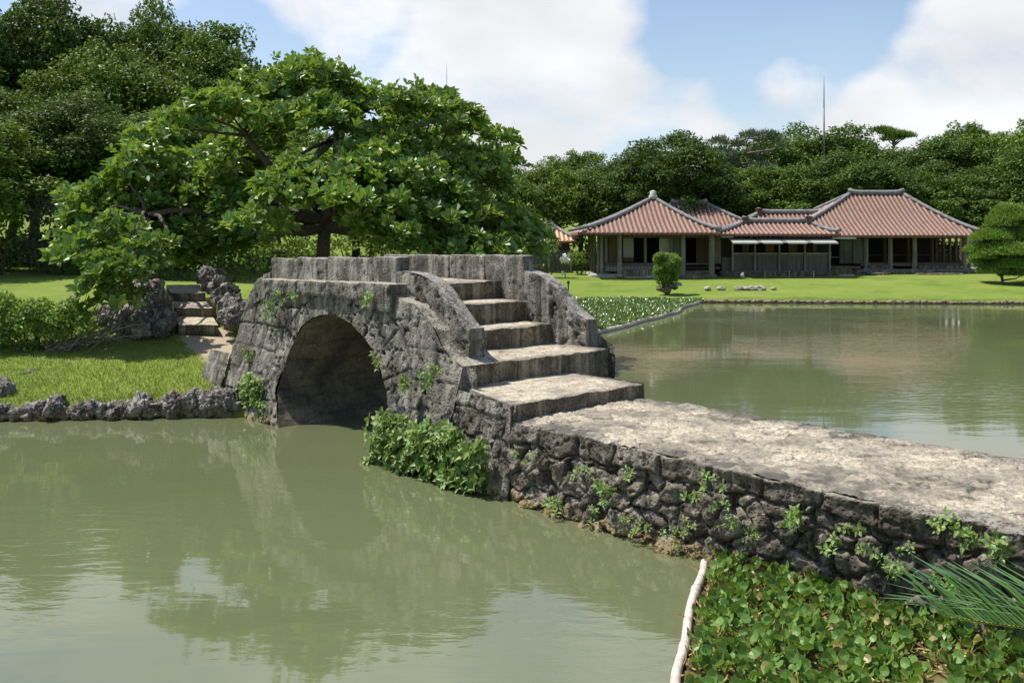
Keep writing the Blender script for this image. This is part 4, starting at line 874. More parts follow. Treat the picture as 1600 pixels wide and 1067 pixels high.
# plants on the masonry
def wallplant(px, py, w, n, spread, lsize, label, group, lpad=.0, name='wall_plant', z=None, full=False):
    """a clump rooted on the near wall face (plane w)"""
    k = (px-800)/F; l = w*(CT-k*ST)/(ST+k*CT); D = w*ST+l*CT; z_ = CAMH-(py-Y0)/F*D
    o3 = np.array([*Bp(w, l), z_]); root = empty(name, o3, 0, label, 'plant', group); fo, sm = MB(), MB(); out = np.array([-CT, -ST, 0])
    along = np.array([-ST, CT, 0])
    if w == 6.33 and not full: n = max(2, int(n*.45)); lsize *= .75; spread = (spread[0]*.75, spread[1]*.75)
    for i in range(n):
        ra, rz_ = (rng.uniform(-.95, .95), rng.uniform(-.62, .5)) if full else (np.clip(rng.normal()*.42, -.8, .8), np.clip(rng.normal()*.34, -.7, .6))
        if full: rz_ += .14*math.sin(ra*5+px)-.25*abs(ra)*(rng.random() < .5)
        a = along*ra*spread[0]+np.array([0, 0, 1])*rz_*spread[1]-out*(.02)
        tip = a+out*rng.uniform(.05, .22)*(1 if full else .6)+np.array([0, 0, rng.uniform(-.06, .10)])+along*rng.uniform(-.06, .06)
        p = limb(sm, a, tip, .004, .002, .1, 4, 4)
        c_ = p[[2, 3]]+rng.normal(size=(2, 3))*.012
        ax = unit(out*.8+np.array([0, 0, .6])+.4*rng.normal(size=(2, 3))); rosettes(fo, c_, ax, 5, lsize, LEAF_OV, 1.25)
    fo.add(np.concatenate(sm.v), [f for f, _ in sm.f], 1); fo.build('leaves', [M['leaf_wall'], M['petiole']], root); return root
WC = 6.33
for px, py, n, sp, ls, lab in [(622, 690, 110, (.42, .42), .105, 'large leafy clump growing from the bridge foot beside the arch mouth'), (668, 700, 90, (.4, .42), .10, 'leafy clump in the middle of the greenery below the bridge wing'), (735, 722, 100, (.34, .36), .10, 'leafy clump hanging lowest right of the greenery below the bridge wing'), (700, 682, 50, (.34, .24), .09, 'leafy clump highest of the greenery below the bridge wing')]:
    wallplant(px, py, WC, n, sp, ls, lab, 'leafy clumps below the bridge wing', full=True)
for px, py, n, sp, ls, lab in [(394, 612, 80, (.42, .34), .075, 'leafy clump on the left pier of the arch'), (396, 560, 18, (.14, .14), .07, 'small round tuft above the leafy clump on the left pier'), (412, 632, 30, (.2, .24), .07, 'trailing tuft at the foot of the left pier clump'),
                               (424, 488, 14, (.2, .16), .05, 'sparse tuft high on the left of the arch'), (436, 470, 12, (.3, .14), .045, 'thin tuft under the left end of the ledge'), (464, 466, 5, (.06, .06), .05, 'tiny sprig above the left haunch of the arch'), (577, 468, 7, (.08, .07), .06, 'small sprig under the ledge right of the arch crown'),
                               (597, 567, 5, (.07, .07), .05, 'tiny sprig by the right edge of the arch opening'), (638, 597, 7, (.08, .08), .06, 'small tuft on the wall right of the arch, left of a similar tuft'), (673, 597, 8, (.09, .09), .06, 'small tuft below the wing wall'), (687, 578, 6, (.1, .05), .05, 'small sprig on the moulding under the wing wall')]:
    wallplant(px, py, 6.45 if py > 560 else 6.68, n, sp, ls, lab, 'small plants on the bridge face')
FT = sorted([(800, 706, 4, .045), (834, 708, 4, .045), (875, 790, 9, .075), (912, 748, 9, .06), (955, 770, 9, .085), (992, 745, 4, .06), (930, 810, 10, .045), (1010, 820, 14, .045), (1088, 772, 8, .065), (1098, 748, 5, .06), (1128, 792, 8, .05), (1146, 818, 9, .05), (1246, 806, 9, .085), (1248, 822, 12, .05), (1298, 850, 7, .07), (1326, 822, 6, .07), (1366, 878, 6, .07), (1392, 894, 14, .05), (1465, 832, 5, .07), (1510, 838, 12, .075), (1560, 858, 9, .075), (1480, 905, 10, .07), (1075, 818, 10, .045), (1190, 845, 9, .04), (1420, 860, 6, .04), (985, 808, 10, .04), (1125, 748, 4, .06), (1060, 845, 10, .045)])
for i, (px, py, n, ls) in enumerate(FT):
    wallplant(px, py, 6.33, n, (.10+.004*n, .09+.004*n), ls, ordl(i, 'green fern tuft rooted in the causeway rubble wall'), 'fern tufts in the causeway wall', name='fern_tuft')

# ------------------------------------------------------------------ water hyacinth beds and floating booms
def hyac(name, label, pts_fn, n, size, mleaf, petl, base=None, tmpl=LEAF_RD, k=(4, 7)):
    fo, pe = MB(), None; P0 = pts_fn(n); n = len(P0); cs, ds, ns = [], [], []; pet = MB()
    for p in P0:
        kk = rng.integers(*k); az = rng.uniform(0, 6.28)
        for j in range(kk):
            a = az+j*2.4; ln = petl*rng.uniform(.5, 1.25); lean = rng.uniform(.1, .55); d = np.array([math.cos(a)*lean, math.sin(a)*lean, 1.0]); tip = p+d*ln
            cs.append(tip); ds.append(unit(np.array([math.cos(a), math.sin(a), rng.uniform(.5, 2.6)]))); ns.append(np.array([-math.cos(a)*1.0, -math.sin(a)*1.0, .8])+rng.normal(size=3)*.3)
            if mleaf == 'hyacinth':
                t = np.array([[0, 0, 0], [lean*.3*math.cos(a)*ln, lean*.3*math.sin(a)*ln, ln*.5], list(d*ln)]); pet.tube(p+t, [.008, .006, .003], 4, 1, cap=False)
    cs, ds, ns = map(np.array, (cs, ds, ns)); scatter(fo, tmpl[0], tmpl[1], cs, ds, ns, size*(.6+.65*rng.random(len(cs))), 0)
    if pet.n: fo.add(np.concatenate(pet.v), [f for f, _ in pet.f], 1)
    return fo
NB = np.array([(1.62, 7.62), (1.03, 5.65), (.72, 4.6), (2.0, 3.9), (4.3, 4.0), (4.85, 4.4), (3.25, 6.2), (1.9, 7.4)])
def inside(poly, x, y):
    r = np.zeros(x.shape, bool)
    for i in range(len(poly)):
        a, b_ = poly[i], poly[(i+1) % len(poly)]; r ^= ((a[1] > y) != (b_[1] > y)) & (x < (b_[0]-a[0])*(y-a[1])/((b_[1]-a[1])+1e-12)+a[0])
    return r
def pts_in(poly, z=.0):
    def fn(n):
        lo, hi = poly.min(0), poly.max(0); p = lo+(hi-lo)*rng.random((n*3, 2)); p = p[inside(poly, p[:, 0], p[:, 1])][:n]; return np.column_stack([p, np.full(len(p), z)])
    return fn
fo = hyac('', '', pts_in(NB+np.array([.10, 0])), 1000, .069, 'hyacinth', .10)
# litter mat under the leaves
gxx, gyy = np.meshgrid(np.linspace(.6, 5.0, 90), np.linspace(3.8, 7.7, 90), indexing='ij')
msk = inside(NB, gxx, gyy); q = grid_faces(90, 90, True); keep = msk.ravel()[q].all(1)
fo.add(np.stack([gxx, gyy, .012+.02*fbm(gxx*9, gyy*9, gxx*0, 3, 3)], -1).reshape(-1, 3), q[keep][:, ::-1], 2)
n = 3500; p = pts_in(NB, .03)(n); az = rng.uniform(0, 6.28, len(p)); dd = np.column_stack([np.cos(az), np.sin(az), rng.uniform(-.1, .5, len(p))])
scatter(fo, BLADE[0], BLADE[1], p, dd, randdir(len(p)), .09*(.5+rng.random(len(p))), 3, 1.8)
tag(fo.build('water_hyacinth_bed', [M['hyacinth'], M['petiole'], M['debris'], simple('dry_yellow_leaf', (.34, .27, .11), .8, .4, 40)]), 'floating mat of glossy water hyacinth in the near right corner of the pond', 'water plants', kind='stuff')
FB = np.array([(.6, 22.3), (1.6, 23.5), (2.46, 26.3), (4.15, 29.8), (5.3, 32.2), (6.1, 33.9), (7.1, 37.2), (8.25, 39.6), (5, 39.9), (1.6, 39.4), (.4, 34), (.5, 28), (.2, 23)])
fo = hyac('', '', pts_in(FB), 6500, .15, 'hyacinth_far', .13, tmpl=LEAF_OV, k=(3, 5))
fo.add(np.column_stack([FB, np.full(len(FB), .02)]), [np.arange(len(FB))[None]], 1)
tag(fo.build('water_hyacinth_bed', [M['hyacinth_far'], simple('dark_weed_mat', (.05, .08, .02), .9, .4, 9)]), 'far floating mat of water hyacinth held along the lawn beyond the bridge', 'water plants', kind='stuff')
mb = MB(); p = np.array([(1.60, 7.56, .03), (1.42, 7.0, .035), (1.23, 6.35, .03), (1.05, 5.75, .03), (.98, 5.4, .03), (.72, 4.5, .03)]); tt = np.linspace(0, 5, 40)
pp = np.column_stack([np.interp(tt, range(6), p[:, i]) for i in range(3)]); pp[:, 0] += .012*np.sin(tt*3); mb.tube(pp, .032, 12)
for t_ in (8, 20, 31): mb.tube(pp[t_:t_+2]*1.0, .038, 12)
tag(mb.build('floating_boom', M['pvc'], smooth=True), 'sun bleached plastic pipe float edging the near water hyacinth', 'float')
mb = MB(); fb = np.array([(1.7, 23.5), (2.46, 26.3), (4.15, 29.8), (5.3, 32.2), (6.1, 33.9), (7.1, 37.2), (8.25, 39.6)]); tt = np.linspace(0, 6, 70)
pp = np.column_stack([np.interp(tt, range(7), fb[:, 0])+.06*np.sin(tt*5), np.interp(tt, range(7), fb[:, 1]), np.full(70, .05)]); mb.tube(pp, .075, 8)
tag(mb.build('floating_boom', M['bamboo'], smooth=True), 'long pale float line holding back the far water hyacinth', 'float')

# cycad by the camera
cy = empty('cycad', (2.05, 1.75, 1.15), 0, 'cycad with stiff dark glossy fronds reaching in at the lower right corner', 'plant')
def frond(base, tip, sag, n=105, ll=.27, up=(0, 0, 1)):
    base, tip = np.array(base), np.array(tip); t = np.linspace(0, 1, 16)[:, None]; p = base+(tip-base)*t+np.array([0, 0, sag])*np.sin(np.pi*t)
    mb = MB(); mb.tube(p, np.linspace(.007, .002, 16), 6, 1); tt = np.linspace(.12, 1, n); q = np.column_stack([np.interp(tt, t[:, 0], p[:, i]) for i in range(3)]); T = unit(np.gradient(q, axis=0)); U = unit(np.cross(T, np.array(up))); V_ = np.cross(U, T)
    for s_ in (-1, 1):
        d = unit(T*.95+U*s_*.65+V_*.65+.07*rng.normal(size=q.shape)); scatter(mb, [(-.026, 0, 0), (.026, 0, 0), (.026, .6, -.01), (-.026, .6, -.01), (0, 1, -.13)], [[(0, 1, 2, 3)], [(3, 2, 4)]], q, d, V_, ll*(1-.5*np.abs(tt-.45)**1.5)*rng.uniform(.75, 1.12, n))
    return mb
cz_ = np.array([2.05, 1.75, 1.15]); crown = np.array([0, 0, .5])
for (tx, ty, tz, sag) in [(1.02, 2.13, 1.82, .05), (1.18, 1.95, 1.60, .10), (1.30, 1.70, 1.50, .12), (2.2, 3.0, 2.0, .2), (2.9, 2.4, 2.1, .2), (3.1, 1.5, 2.0, .2), (2.4, .9, 2.0, .2), (1.9, 2.9, 1.5, .25)]:
    frond(crown, np.array([tx, ty, tz])-cz_, sag).build('frond', [M['cycad'], M['rachis']], cy)
mb = MB(); mb.tube([(0, 0, -.3), (0, 0, .1), (0.02, 0, .5)], [.16, .15, .11], 14); mb.build('trunk', M['bark'], cy, smooth=True)

# ------------------------------------------------------------------ lawn grass blades near the left shore
n = 60000; gx_ = rng.uniform(-10.5, -3.6, n); gy_ = 13.6+6.5*rng.random(n)**1.4; sdv = pond_sd(gx_, gy_); k = (sdv > .05) & (path_d(gx_, gy_) > .38+.15*rng.random(n)); gx_, gy_ = gx_[k], gy_[k]
mb = MB(); p = np.column_stack([gx_, gy_, ground_z(gx_, gy_)-.004]); m_ = len(p); d = unit(np.column_stack([rng.normal(size=(m_, 2))*.45, np.ones(m_)]))
scatter(mb, BLADE[0], BLADE[1], p, d, randdir(m_), .055*(.5+rng.random(m_)), 0, 1.6)
tag(mb.build('grass', M['grassblade']), 'short sunlit lawn grass on the left bank', 'grass', kind='stuff')
# far shore edging
mb = MB(); px_ = 1.2; 
pl = np.array([(1.2, 39.5), (5, 40.05), (8.3, 39.8), (15, 39.15), (22, 38.75), (33, 38)]); seg = np.concatenate([[0], np.cumsum(np.hypot(*np.diff(pl, axis=0).T))]); s_ = 0; i = 0
while s_ < seg[-1]:
    r = random.uniform(.10, .22); v, f = rock_verts((r, r*.8, r*.55), 700+i % 17, 3, .3); x, y = np.interp(s_, seg, pl[:, 0]), np.interp(s_, seg, pl[:, 1]); mb.add(v+np.array([x, y+.02, .05]), f); s_ += r*1.3; i += 1
tag(mb.build('shore_edging', M['rubble'], smooth=True), 'low line of dark stones edging the far shore of the pond', 'stone edging', kind='stuff')

# ------------------------------------------------------------------ house
HX, HY, HZ = 12.0, 52.0, .72
house = empty('timber_residence', (HX, HY, HZ), 0, 'long traditional timber residence with red tiled hipped roofs beyond the lawn', 'house')
hl = lambda p: (p[0]-HX, p[1]-HY, p[2]-HZ)
def roofpart(front, name='roof', matn='tile', parent=None, org=None, ridges=True, tilt=.10, spacing=.26, orn=False):
    """front: (eaveL, eaveR, topL, topR) points and depth: back eave y; all world coords"""
    eL, eR, tL, tR, yb = front; org = org or (HX, HY, HZ); parent = parent or house
    eL, eR, tL, tR = [np.array(q, float)-org for q in (eL, eR, tL, tR)]; bL, bR = eL.copy(), eR.copy(); bL[1] = bR[1] = yb-org[1]
    mb = MB(); ns = 9
    def curve(a, b_, t, sag): p = a+(b_-a)*t; p = np.array(p); p[..., 2] -= sag*np.sin(np.pi*t[..., 0])*.9; return p
    def face(a, b_, c_, d):   # a,b eave ends; d,c top ends above a,b
        L_ = np.linalg.norm(b_-a); n = max(2, int(L_/spacing)); e = (b_-a)/L_; slope = (d+c_)/2-(a+b_)/2
        run = slope-e*(slope@e); nrm = np.cross(e, run); nrm /= np.linalg.norm(nrm); nrm = nrm if nrm[2] > 0 else -nrm
        H_ = np.linalg.norm(run); run_u = run/H_
        sd_a = ((d-a)@e); sd_b = ((c_-b_)@e)      # horizontal shifts of hips
        sag = .035*H_
        nx = n*4; U = np.linspace(0, L_, nx+1); rows = np.linspace(0, 1, ns)
        P = np.zeros((nx+1, ns, 3)); A_ = np.zeros((nx+1, ns))
        for i_, u in enumerate(U):
            hmax = 1.0
            if sd_a > 1e-6: hmax = min(hmax, u/sd_a)
            if sd_b < -1e-6: hmax = min(hmax, (L_-u)/(-sd_b))
            hh = rows*hmax; base = a+e*u+run[None]*hh[:, None]; prof = max(0, math.cos(2*math.pi*(u/(L_/n))))
            base[:, 2] -= sag*np.sin(np.pi*np.clip(hh, 0, 1)); P[i_] = base+nrm*(.075*prof**.6); A_[i_] = .02+.98*max(0, (1+math.cos(2*math.pi*(u/(L_/n))))/2)
        fl = np.cross(P[1, 0]-P[0, 0], P[0, -1]-P[0, 0]+np.array([0, 0, 1e-6])); 
        mb.add(P.reshape(-1, 3), grid_faces(nx+1, ns, fl[2] < 0), 0, A_)
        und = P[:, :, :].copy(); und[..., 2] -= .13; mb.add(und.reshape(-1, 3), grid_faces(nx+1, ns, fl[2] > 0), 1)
        ed = np.stack([P[:, 0], und[:, 0]], 1); mb.add(ed.reshape(-1, 3), grid_faces(nx+1, 2), 0, np.repeat(A_[:, :1]*.5+.1, 2, 1))
    face(eL, eR, tR, tL); face(bR, bL, tL, tR); face(bL, eL, tL, tL); face(eR, bR, tR, tR)
    ro = mb.build(name, [M[matn], M['wood_dark']], parent, smooth=True)
    rg = MB(); t = np.linspace(0, 1, 12)[:, None]
    for a, b_ in ((eL, tL), (eR, tR), (bL, tL), (bR, tR)):
        p = a+(b_-a)*t; p[:, 2] -= .035*np.linalg.norm(b_-a)*.55*np.sin(np.pi*t[:, 0]); p[:, 2] += .08+.16*(1-t[:, 0])**6; rg.tube(p, .105, 8)
    if np.linalg.norm(tR-tL) > .3:
        p = tL-(tR-tL)*.03+((tR-tL)*1.06)*t; p[:, 2] += .12+.14*(np.abs(t[:, 0]-.5)*2)**8; rg.tube(p, .14, 8)
    rg.build('ridge', M['ridge'], ro, smooth=True); return ro
E_ = lambda px, py, Y: at(px, py, Y)
# back roofs
ro1 = roofpart((E_(985, 366, 53.5), E_(1215, 366, 53.5), E_(1050, 319, 57), E_(1103, 319, 57), 60.5))
ro2 = roofpart((E_(1130, 366, 53), E_(1330, 366, 53), E_(1186, 334, 55.6), E_(1285, 334, 55.6), 58.2))
ro3 = roofpart((E_(1222, 368, 51.2), E_(1538, 368, 51.2), E_(1329, 304, 55.2), E_(1410, 304, 55.2), 59.5))
ro4 = roofpart((E_(1117, 366, 49.4), E_(1313, 366, 49.4), E_(1163, 348, 51.3), E_(1264, 348, 51.3), 53.2))
ro5 = roofpart((E_(904, 364, 48.6), E_(1126, 364, 48.6), E_(1019, 311, 52.6), E_(1022, 311, 52.6), 56.8))
fin = MB(); x, y, z = hl(E_(1020.5, 309, 52.6)); fin.tube([(x, y, z-.1), (x, y, z+.1), (x, y, z+.2), (x, y, z+.35), (x, y, z+.42)], [.22, .26, .17, .2, .06], 10); fin.build('finial', M['plaster'], ro5, smooth=True)
for ro, px, py, Y in ((ro4, 1263, 342, 51.2), (ro4, 1164, 343, 51.2), (ro2, 1186, 329, 55.5)):
    fin = MB(); x, y, z = hl(E_(px, py, Y)); fin.box(x-.14, x+.14, y-.14, y+.14, z-.3, z+.12); fin.box(x-.18, x+.18, y-.18, y+.18, z+.05, z+.14); fin.build('end_tile', M['wood_brown'], ro)
def hbox(name, px0, px1, y0, y1, Y, dep=.1, m_='wood_grey', parent=None, zbase=False, sub=None):
    a, b_ = at(px0, y1, Y), at(px1, y0, Y); mb = MB(); mb.box(a[0]-HX, b_[0]-HX, Y-HY, Y+dep-HY, (a[2] if not zbase else HZ-.3)-HZ, b_[2]-HZ); return mb.build(name, M[m_], parent or house)
def post(px, Y, y0=367, r=.085, yb=None, m_='wood_post'):
    x, _, zt = at(px, y0, Y); zb = HZ+.12 if yb is None else at(px, yb, Y)[2]; mb = MB(); p = [(x-HX, Y-HY, zb-HZ), (x-HX+.01, Y-HY, (zb+zt)/2-HZ), (x-HX, Y-HY, zt-HZ)]
    mb.tube(p, [r*1.1, r, r*.95], 7); mb.add(rock_verts((r*2, r*2, .12), int(px), 3, .2)[0]+np.array([x-HX, Y-HY, zb-HZ-.04]), ICO[3][1], 1); mb.build('post', [M[m_], M['white_stone']], house, smooth=False)
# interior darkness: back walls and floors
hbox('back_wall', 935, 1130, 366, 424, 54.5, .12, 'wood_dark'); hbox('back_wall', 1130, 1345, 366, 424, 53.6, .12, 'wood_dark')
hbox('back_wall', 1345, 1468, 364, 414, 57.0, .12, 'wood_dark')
mb = MB()
for a, b_, Y, Yb, yy in ((948, 1125, 50.4, 54.5, 417), (1125, 1345, 51, 53.6, 416), (1345, 1515, 52.0, 58.5, 412)):
    p, q_ = at(a, yy, Y), at(b_, yy, Y); mb.box(p[0]-HX, q_[0]-HX, Y-HY, Yb-HY, p[2]-.14-HZ, p[2]-HZ)
mb.build('floor', M['wood_brown'], house)
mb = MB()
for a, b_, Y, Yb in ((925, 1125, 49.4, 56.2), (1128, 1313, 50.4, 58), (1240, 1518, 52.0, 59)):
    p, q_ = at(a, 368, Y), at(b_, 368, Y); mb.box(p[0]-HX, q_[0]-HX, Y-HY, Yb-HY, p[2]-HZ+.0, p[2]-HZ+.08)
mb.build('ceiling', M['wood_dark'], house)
# pavilion front
for px, Y, r in ((968, 49.4, .13), (1067.5, 49.4, .12), (1111.5, 49.4, .16), (1008, 50.8, .09), (1049, 50.6, .09), (947, 50.6, .09)): post(px, Y, r=r)
for i, px in enumerate((940, 935, 929, 924.5, 920.5)): post(px, 49.6+i*1.3, r=.09)
hbox('wall_panel', 951, 965, 368, 417, 50.9, .08, 'wood_brown'); hbox('paper_screen', 974, 990, 372, 402, 51.0, .06, 'shoji'); hbox('screen_base', 974, 990, 402, 409, 51.0, .06, 'wood_brown'); hbox('wall_panel', 966, 974, 368, 416, 51.05, .06, 'wood_dark')
hbox('paper_screen', 1030, 1048, 372, 402, 51.0, .06, 'plaster'); hbox('wall_panel', 1030, 1048, 402, 416, 51.0, .06, 'wood_grey'); hbox('wall_panel', 1050, 1066, 368, 417, 50.6, .08, 'wood_grey')
hbox('sliding_door', 1088, 1108, 372, 414, 51.3, .06, 'wood_brown'); hbox('wall_panel', 1114, 1127, 368, 412, 50.3, .08, 'wood_grey'); hbox('window', 1128, 1144, 372, 402, 50.6, .06, 'wood_dark'); hbox('wall_panel', 1128, 1144, 402, 428, 50.5, .08, 'wood_grey')
hbox('lintel', 940, 1125, 366, 371.5, 49.9, .12, 'wood_grey'); hbox('veranda_edge', 945, 1066, 411, 415.5, 50.0, .12, 'wood_grey'); hbox('bench', 1070, 1108, 411, 414, 50.2, .5, 'wood_grey'); hbox('bench', 1070, 1108, 418, 421, 49.9, .4, 'wood_dark')
mb = MB()
for px in np.arange(948, 1024, 2.2): a = at(px, 424, 50.2); b_ = at(px+1.0, 415, 50.2); mb.box(a[0]-HX, b_[0]-HX, 50.1-HY, 50.16-HY, a[2]-HZ, b_[2]-HZ)
mb.build('veranda_lattice', M['plaster'], house)
def sbase(name, px0, px1, y0, y1, Y, dep, m_='riser'):
    a, b_ = at(px0, y1, Y), at(px1, y0, Y); v, f = ICO[4]; vv = np.sign(v)*np.abs(v)**.22; sx, sy, sz = (b_[0]-a[0])/2, dep/2, (b_[2]-a[2]+.25)/2
    vv = vv*[sx, sy, sz]+.03*np.stack([fbm(vv[:, 0]*sx*2, vv[:, 1]*2, vv[:, 2]*2+k, 5, 3) for k in range(3)], -1); mb = MB(); mb.add(vv+np.array([(a[0]+b_[0])/2-HX, Y+dep/2-HY, b_[2]-sz-HZ]), f); return mb.build(name, M[m_], house)
sbase('stone_step', 970, 1022, 422, 430, 49.3, .6); sbase('stone_step', 1070, 1110, 423, 429, 49.4, .6); sbase('stone_step', 1064, 1121, 429.5, 435, 48.7, .8)
sbase('plinth', 922, 1125, 428, 432, 49.3, 7, 'white_stone'); sbase('plinth', 1125, 1310, 423, 434, 50.0, 7, 'rubble'); sbase('plinth', 1310, 1545, 421, 433, 51.0, 8, 'rubble')
# connecting wing
mb = MB(); px = 1146.0
while px < 1297: 
    a, b_ = at(px, 424, 50.3), at(px+4.2, 397, 50.3); j = random.uniform(0, .02); mb.box(a[0]-HX, b_[0]-HX-.012, 50.3-j-HY, 50.36-HY, a[2]-HZ, b_[2]-HZ); px += 4.2
mb.build('board_wall', M['wood_grey'], house)
hbox('window_rail', 1144, 1299, 395, 398, 50.22, .14, 'wood_post'); hbox('window_void', 1146, 1298, 368, 397, 51.6, .08, 'wood_dark')
for px in (1145, 1180, 1218, 1258, 1297): hbox('window_post', px-1.3, px+1.3, 378, 424, 50.15, .12, 'wood_post')
for a, b_ in ((1160, 1170), (1196, 1210), (1232, 1246), (1270, 1276)): hbox('window_board', a, b_, 380, 396, 50.8, .05, 'wood_brown')
for i in range(4):
    a = 1146+i*38.5; p, q_ = at(a+.6, 381.5, 48.8), at(a+37.6, 376, 49.9); mb = MB(); v = [(p[0]-HX, 48.8-HY, p[2]-HZ), (q_[0]-HX, 48.8-HY, p[2]-HZ), (q_[0]-HX, 49.95-HY, q_[2]+.08-HZ), (p[0]-HX, 49.95-HY, q_[2]+.08-HZ)]
    v2 = [(x, y, z+.07) for x, y, z in v]; mb.add(v+v2, np.array([(3, 2, 1, 0), (4, 5, 6, 7), (0, 1, 5, 4), (1, 2, 6, 5), (2, 3, 7, 6), (3, 0, 4, 7)])); mb.build('awning_shutter', M['shoji'], house)
hbox('awning_shutter', 1127, 1146, 369, 371.5, 49.5, .5, 'shoji'); hbox('awning_shutter', 1300, 1338, 371, 373.5, 50.6, .6, 'plaster')
hbox('wall_panel', 1312, 1333, 372, 412, 52.2, .08, 'wood_grey'); hbox('wall_panel', 1333.5, 1352, 371, 412, 52.1, .08, 'wood_grey'); hbox('wall_panel', 1299, 1333, 415, 428, 51.9, .08, 'wood_grey'); hbox('handrail', 1299, 1312, 401, 403, 52, .06, 'wood_grey')
# main hall
for px in (1353, 1391, 1429, 1507.5): post(px, 52.0, r=.13, yb=421)
for i, px in enumerate((1513, 1519, 1525, 1531)): post(px+1, 53.6+i*1.5, r=.09, yb=420-i*.6)
for px, Y in ((1382, 54), (1419, 54), (1426, 55.5), (1456, 54), (1462, 56.5), (1474, 58), (1484, 57), (1494, 58), (1502, 55.5)): post(px, Y, r=.10, yb=412, m_='wood_brown')
hbox('lintel', 1345, 1515, 367, 372.5, 52.1, .12, 'wood_grey'); hbox('veranda_edge', 1345, 1512, 410.5, 414, 52.2, .12, 'wood_grey'); hbox('handrail', 1352, 1470, 398, 399.2, 55.0, .05, 'wood_grey')
sbase('stone_step', 1358, 1392, 426, 433, 50.6, .6); sbase('stone_step', 1434, 1508, 427, 433, 50.5, .6); sbase('stone_step', 1436, 1503, 415, 420, 51.7, .5); sbase('stone_step', 1358, 1390, 415, 418, 51.8, .5); sbase('stone_step', 1311, 1336, 429, 432.5, 50.3, .4, 'white_stone'); sbase('stone_step', 1299, 1332, 420, 429, 50.9, .5)
# gatehouse
gh = empty('gatehouse', (*at(845, 415, 56)[:2], .9), 0, 'small gatehouse with orange tiled roof half hidden left of the pavilion', 'building'); go = tuple(gh.location)
roofpart((at(770, 377, 54), at(907, 377, 54), at(812, 352, 57), at(862, 352, 57), 60), matn='tile_orange', parent=gh, org=go)
mb = MB(); a, b_ = at(785, 425, 55.2), at(890, 377, 55.2); mb.box(a[0]-go[0], b_[0]-go[0], 55.2-go[1], 58.8-go[1], -.6, b_[2]-go[2]); mb.build('wall', M['wood_grey'], gh)
mb = MB()
for px in np.arange(829, 842, 2.4): a, b_ = at(px, 392, 55.1), at(px+1.2, 388, 55.1); mb.box(a[0]-go[0], b_[0]-go[0], 55.14-go[1], 55.19-go[1], a[2]-go[2], b_[2]-go[2])
mb.build('window_lattice', M['plaster'], gh)
# wooden fence before it
fn = empty('board_fence', (*at(850, 420, 52.5)[:2], .8), 0, 'dark weathered board fence between the bridge parapet and the pavilion', 'fence'); fo_ = tuple(fn.location)
mb = MB(); px = 806.0
while px < 893: a, b_ = at(px, 421, 52.5), at(px+3.6, 392, 52.5); mb.box(a[0]-fo_[0], b_[0]-fo_[0]-.012, random.uniform(0, .02), .05, -.2, b_[2]-fo_[2]+random.uniform(-.02, .02)); px += 3.6
mb.build('boards', M['wood_grey'], fn)
for px in (820, 858, 892): a, b_ = at(px-1.5, 421, 52.3), at(px+1.5, 389, 52.3); mb = MB(); mb.box(a[0]-fo_[0], b_[0]-fo_[0], -.14, -.02, -.2, b_[2]-fo_[2]); mb.build('post', M['wood_post'], fn)
pxshrub('clipped_hedge', 'square clipped green hedge beside the pavilion colonnade', 906, 422, 51.5, [(893, 400, 8), (900, 400, 9), (908, 400, 9), (916, 401, 8), (896, 411, 9), (906, 411, 9), (916, 411, 8), (924, 403, 7)], 900, .09, 'leaf_bush', cat='hedge')
pxshrub('young_tree', 'small leafy tree leaning before the gatehouse roof', 850, 422, 50, [(840, 372, 16), (855, 378, 13), (830, 360, 14), (845, 388, 12), (868, 384, 9)], 500, .12, 'leaf_light', cat='tree')
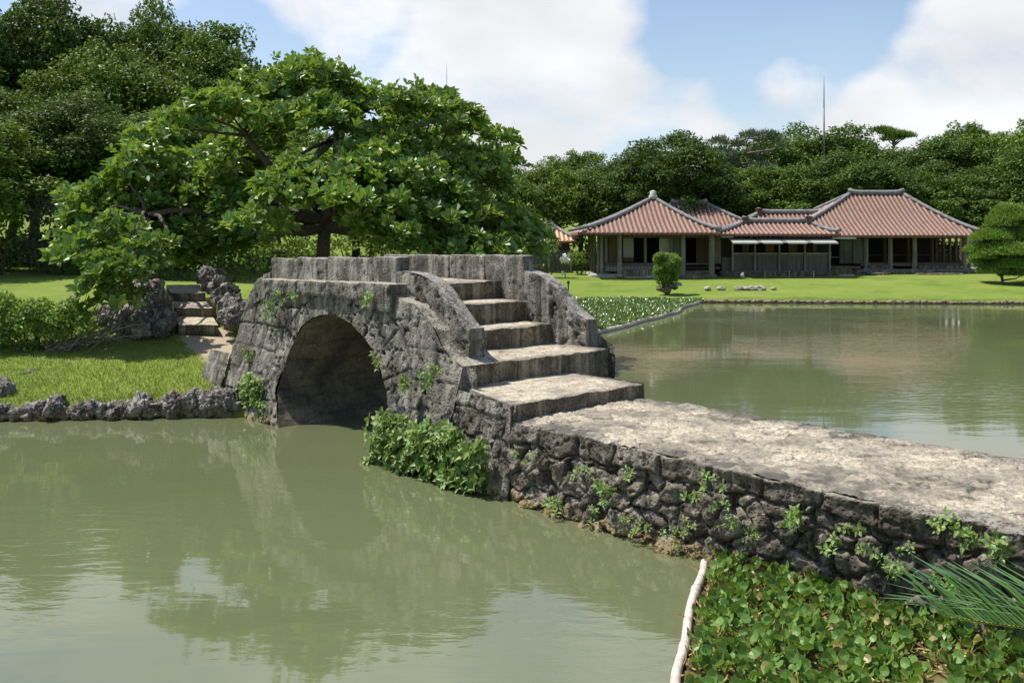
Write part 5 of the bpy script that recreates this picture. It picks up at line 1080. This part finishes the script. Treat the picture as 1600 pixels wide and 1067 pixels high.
# orchid on a stand
x, y, z = at(883, 418, 49.5); zb = float(ground_z(x, y)); root = empty('potted_flowers', (x, y, zb), 0, 'white flowering plant on a thin stand before the board fence', 'flowers')
mb = MB(); mb.tube([(0, 0, 0), (0.02, 0, .45), (0, 0, .9)], [.03, .02, .02], 6); mb.build('stem', M['bark'], root)
mb = MB(); n = 130; d = randdir(n); scatter(mb, LEAF_RD[0], LEAF_RD[1], np.array([0, -.05, 1.05])+d*[.28, .22, .24]*(.5+.5*rng.random((n, 1))), randdir(n), d, .12); mb.build('blossom', M['white_flower'], root)
mb = MB(); d = randdir(14); scatter(mb, LEAF_RD[0], LEAF_RD[1], np.array([-.1, -.05, .3])+d*.1, randdir(14), d, .1); mb.build('low_blossom', M['white_flower'], root)
# garden lamp stake
x, y = at(888, 437, 43)[:2]; zb = float(ground_z(x, y)); root = empty('stake_light', (x, y, zb), 0, 'small black lamp stake on the lawn left of the pavilion', 'lamp')
mb = MB(); mb.tube([(0, 0, -.1), (0, 0, .28)], .03, 8); mb.build('stake', M['wood_dark'], root); mb = MB(); mb.tube([(0, 0, .28), (0, 0, .3), (0, 0, .42), (0, 0, .45)], [.03, .06, .06, .02], 10); mb.build('lamp_head', M['wood_dark'], root)
# white guide pegs at the house base
for i, px in enumerate((1195, 1233, 1271)):
    x, y = at(px, 432, 48.6)[:2]; zb = float(ground_z(x, y)); mb = MB(); mb.tube([(0, 0, -.05), (.01, 0, .2), (.03, 0, .42)], [.02, .02, .015], 6); o = mb.build('peg', M['white_stone']); o.location = (x, y, zb); tag(o, ordl(i, 'thin white peg in the lawn by the board wall'), 'peg', 'white pegs along the board wall')
# lightning rods
for px, ytop, ybot, Y, r, lab in ((1287.5, 118, 300, 64, .10, 'tall slender lightning mast with stepped sections behind the house'), (698, 98, 260, 50, .045, 'thin lightning rod rising behind the spreading tree')):
    x, y, zt = at(px, ytop, Y); zb = float(ground_z(x, y)); root = empty('lightning_mast', (x, y, zb), 0, lab, 'mast', 'lightning masts'); H_ = zt-zb
    mb = MB(); mb.tube([(0, 0, 0), (0, 0, H_*.55)], [r*1.3, r], 8); mb.tube([(0, 0, H_*.55), (0, 0, H_*.82)], [r*.7, r*.55], 8); mb.build('pole', M['metal'], root, smooth=True)
    mb = MB(); mb.tube([(0, 0, H_*.82), (0, 0, H_*.93), (0, 0, H_)], [r*.4, r*.3, r*.12], 6); mb.build('spike', M['metal'], root, smooth=True)
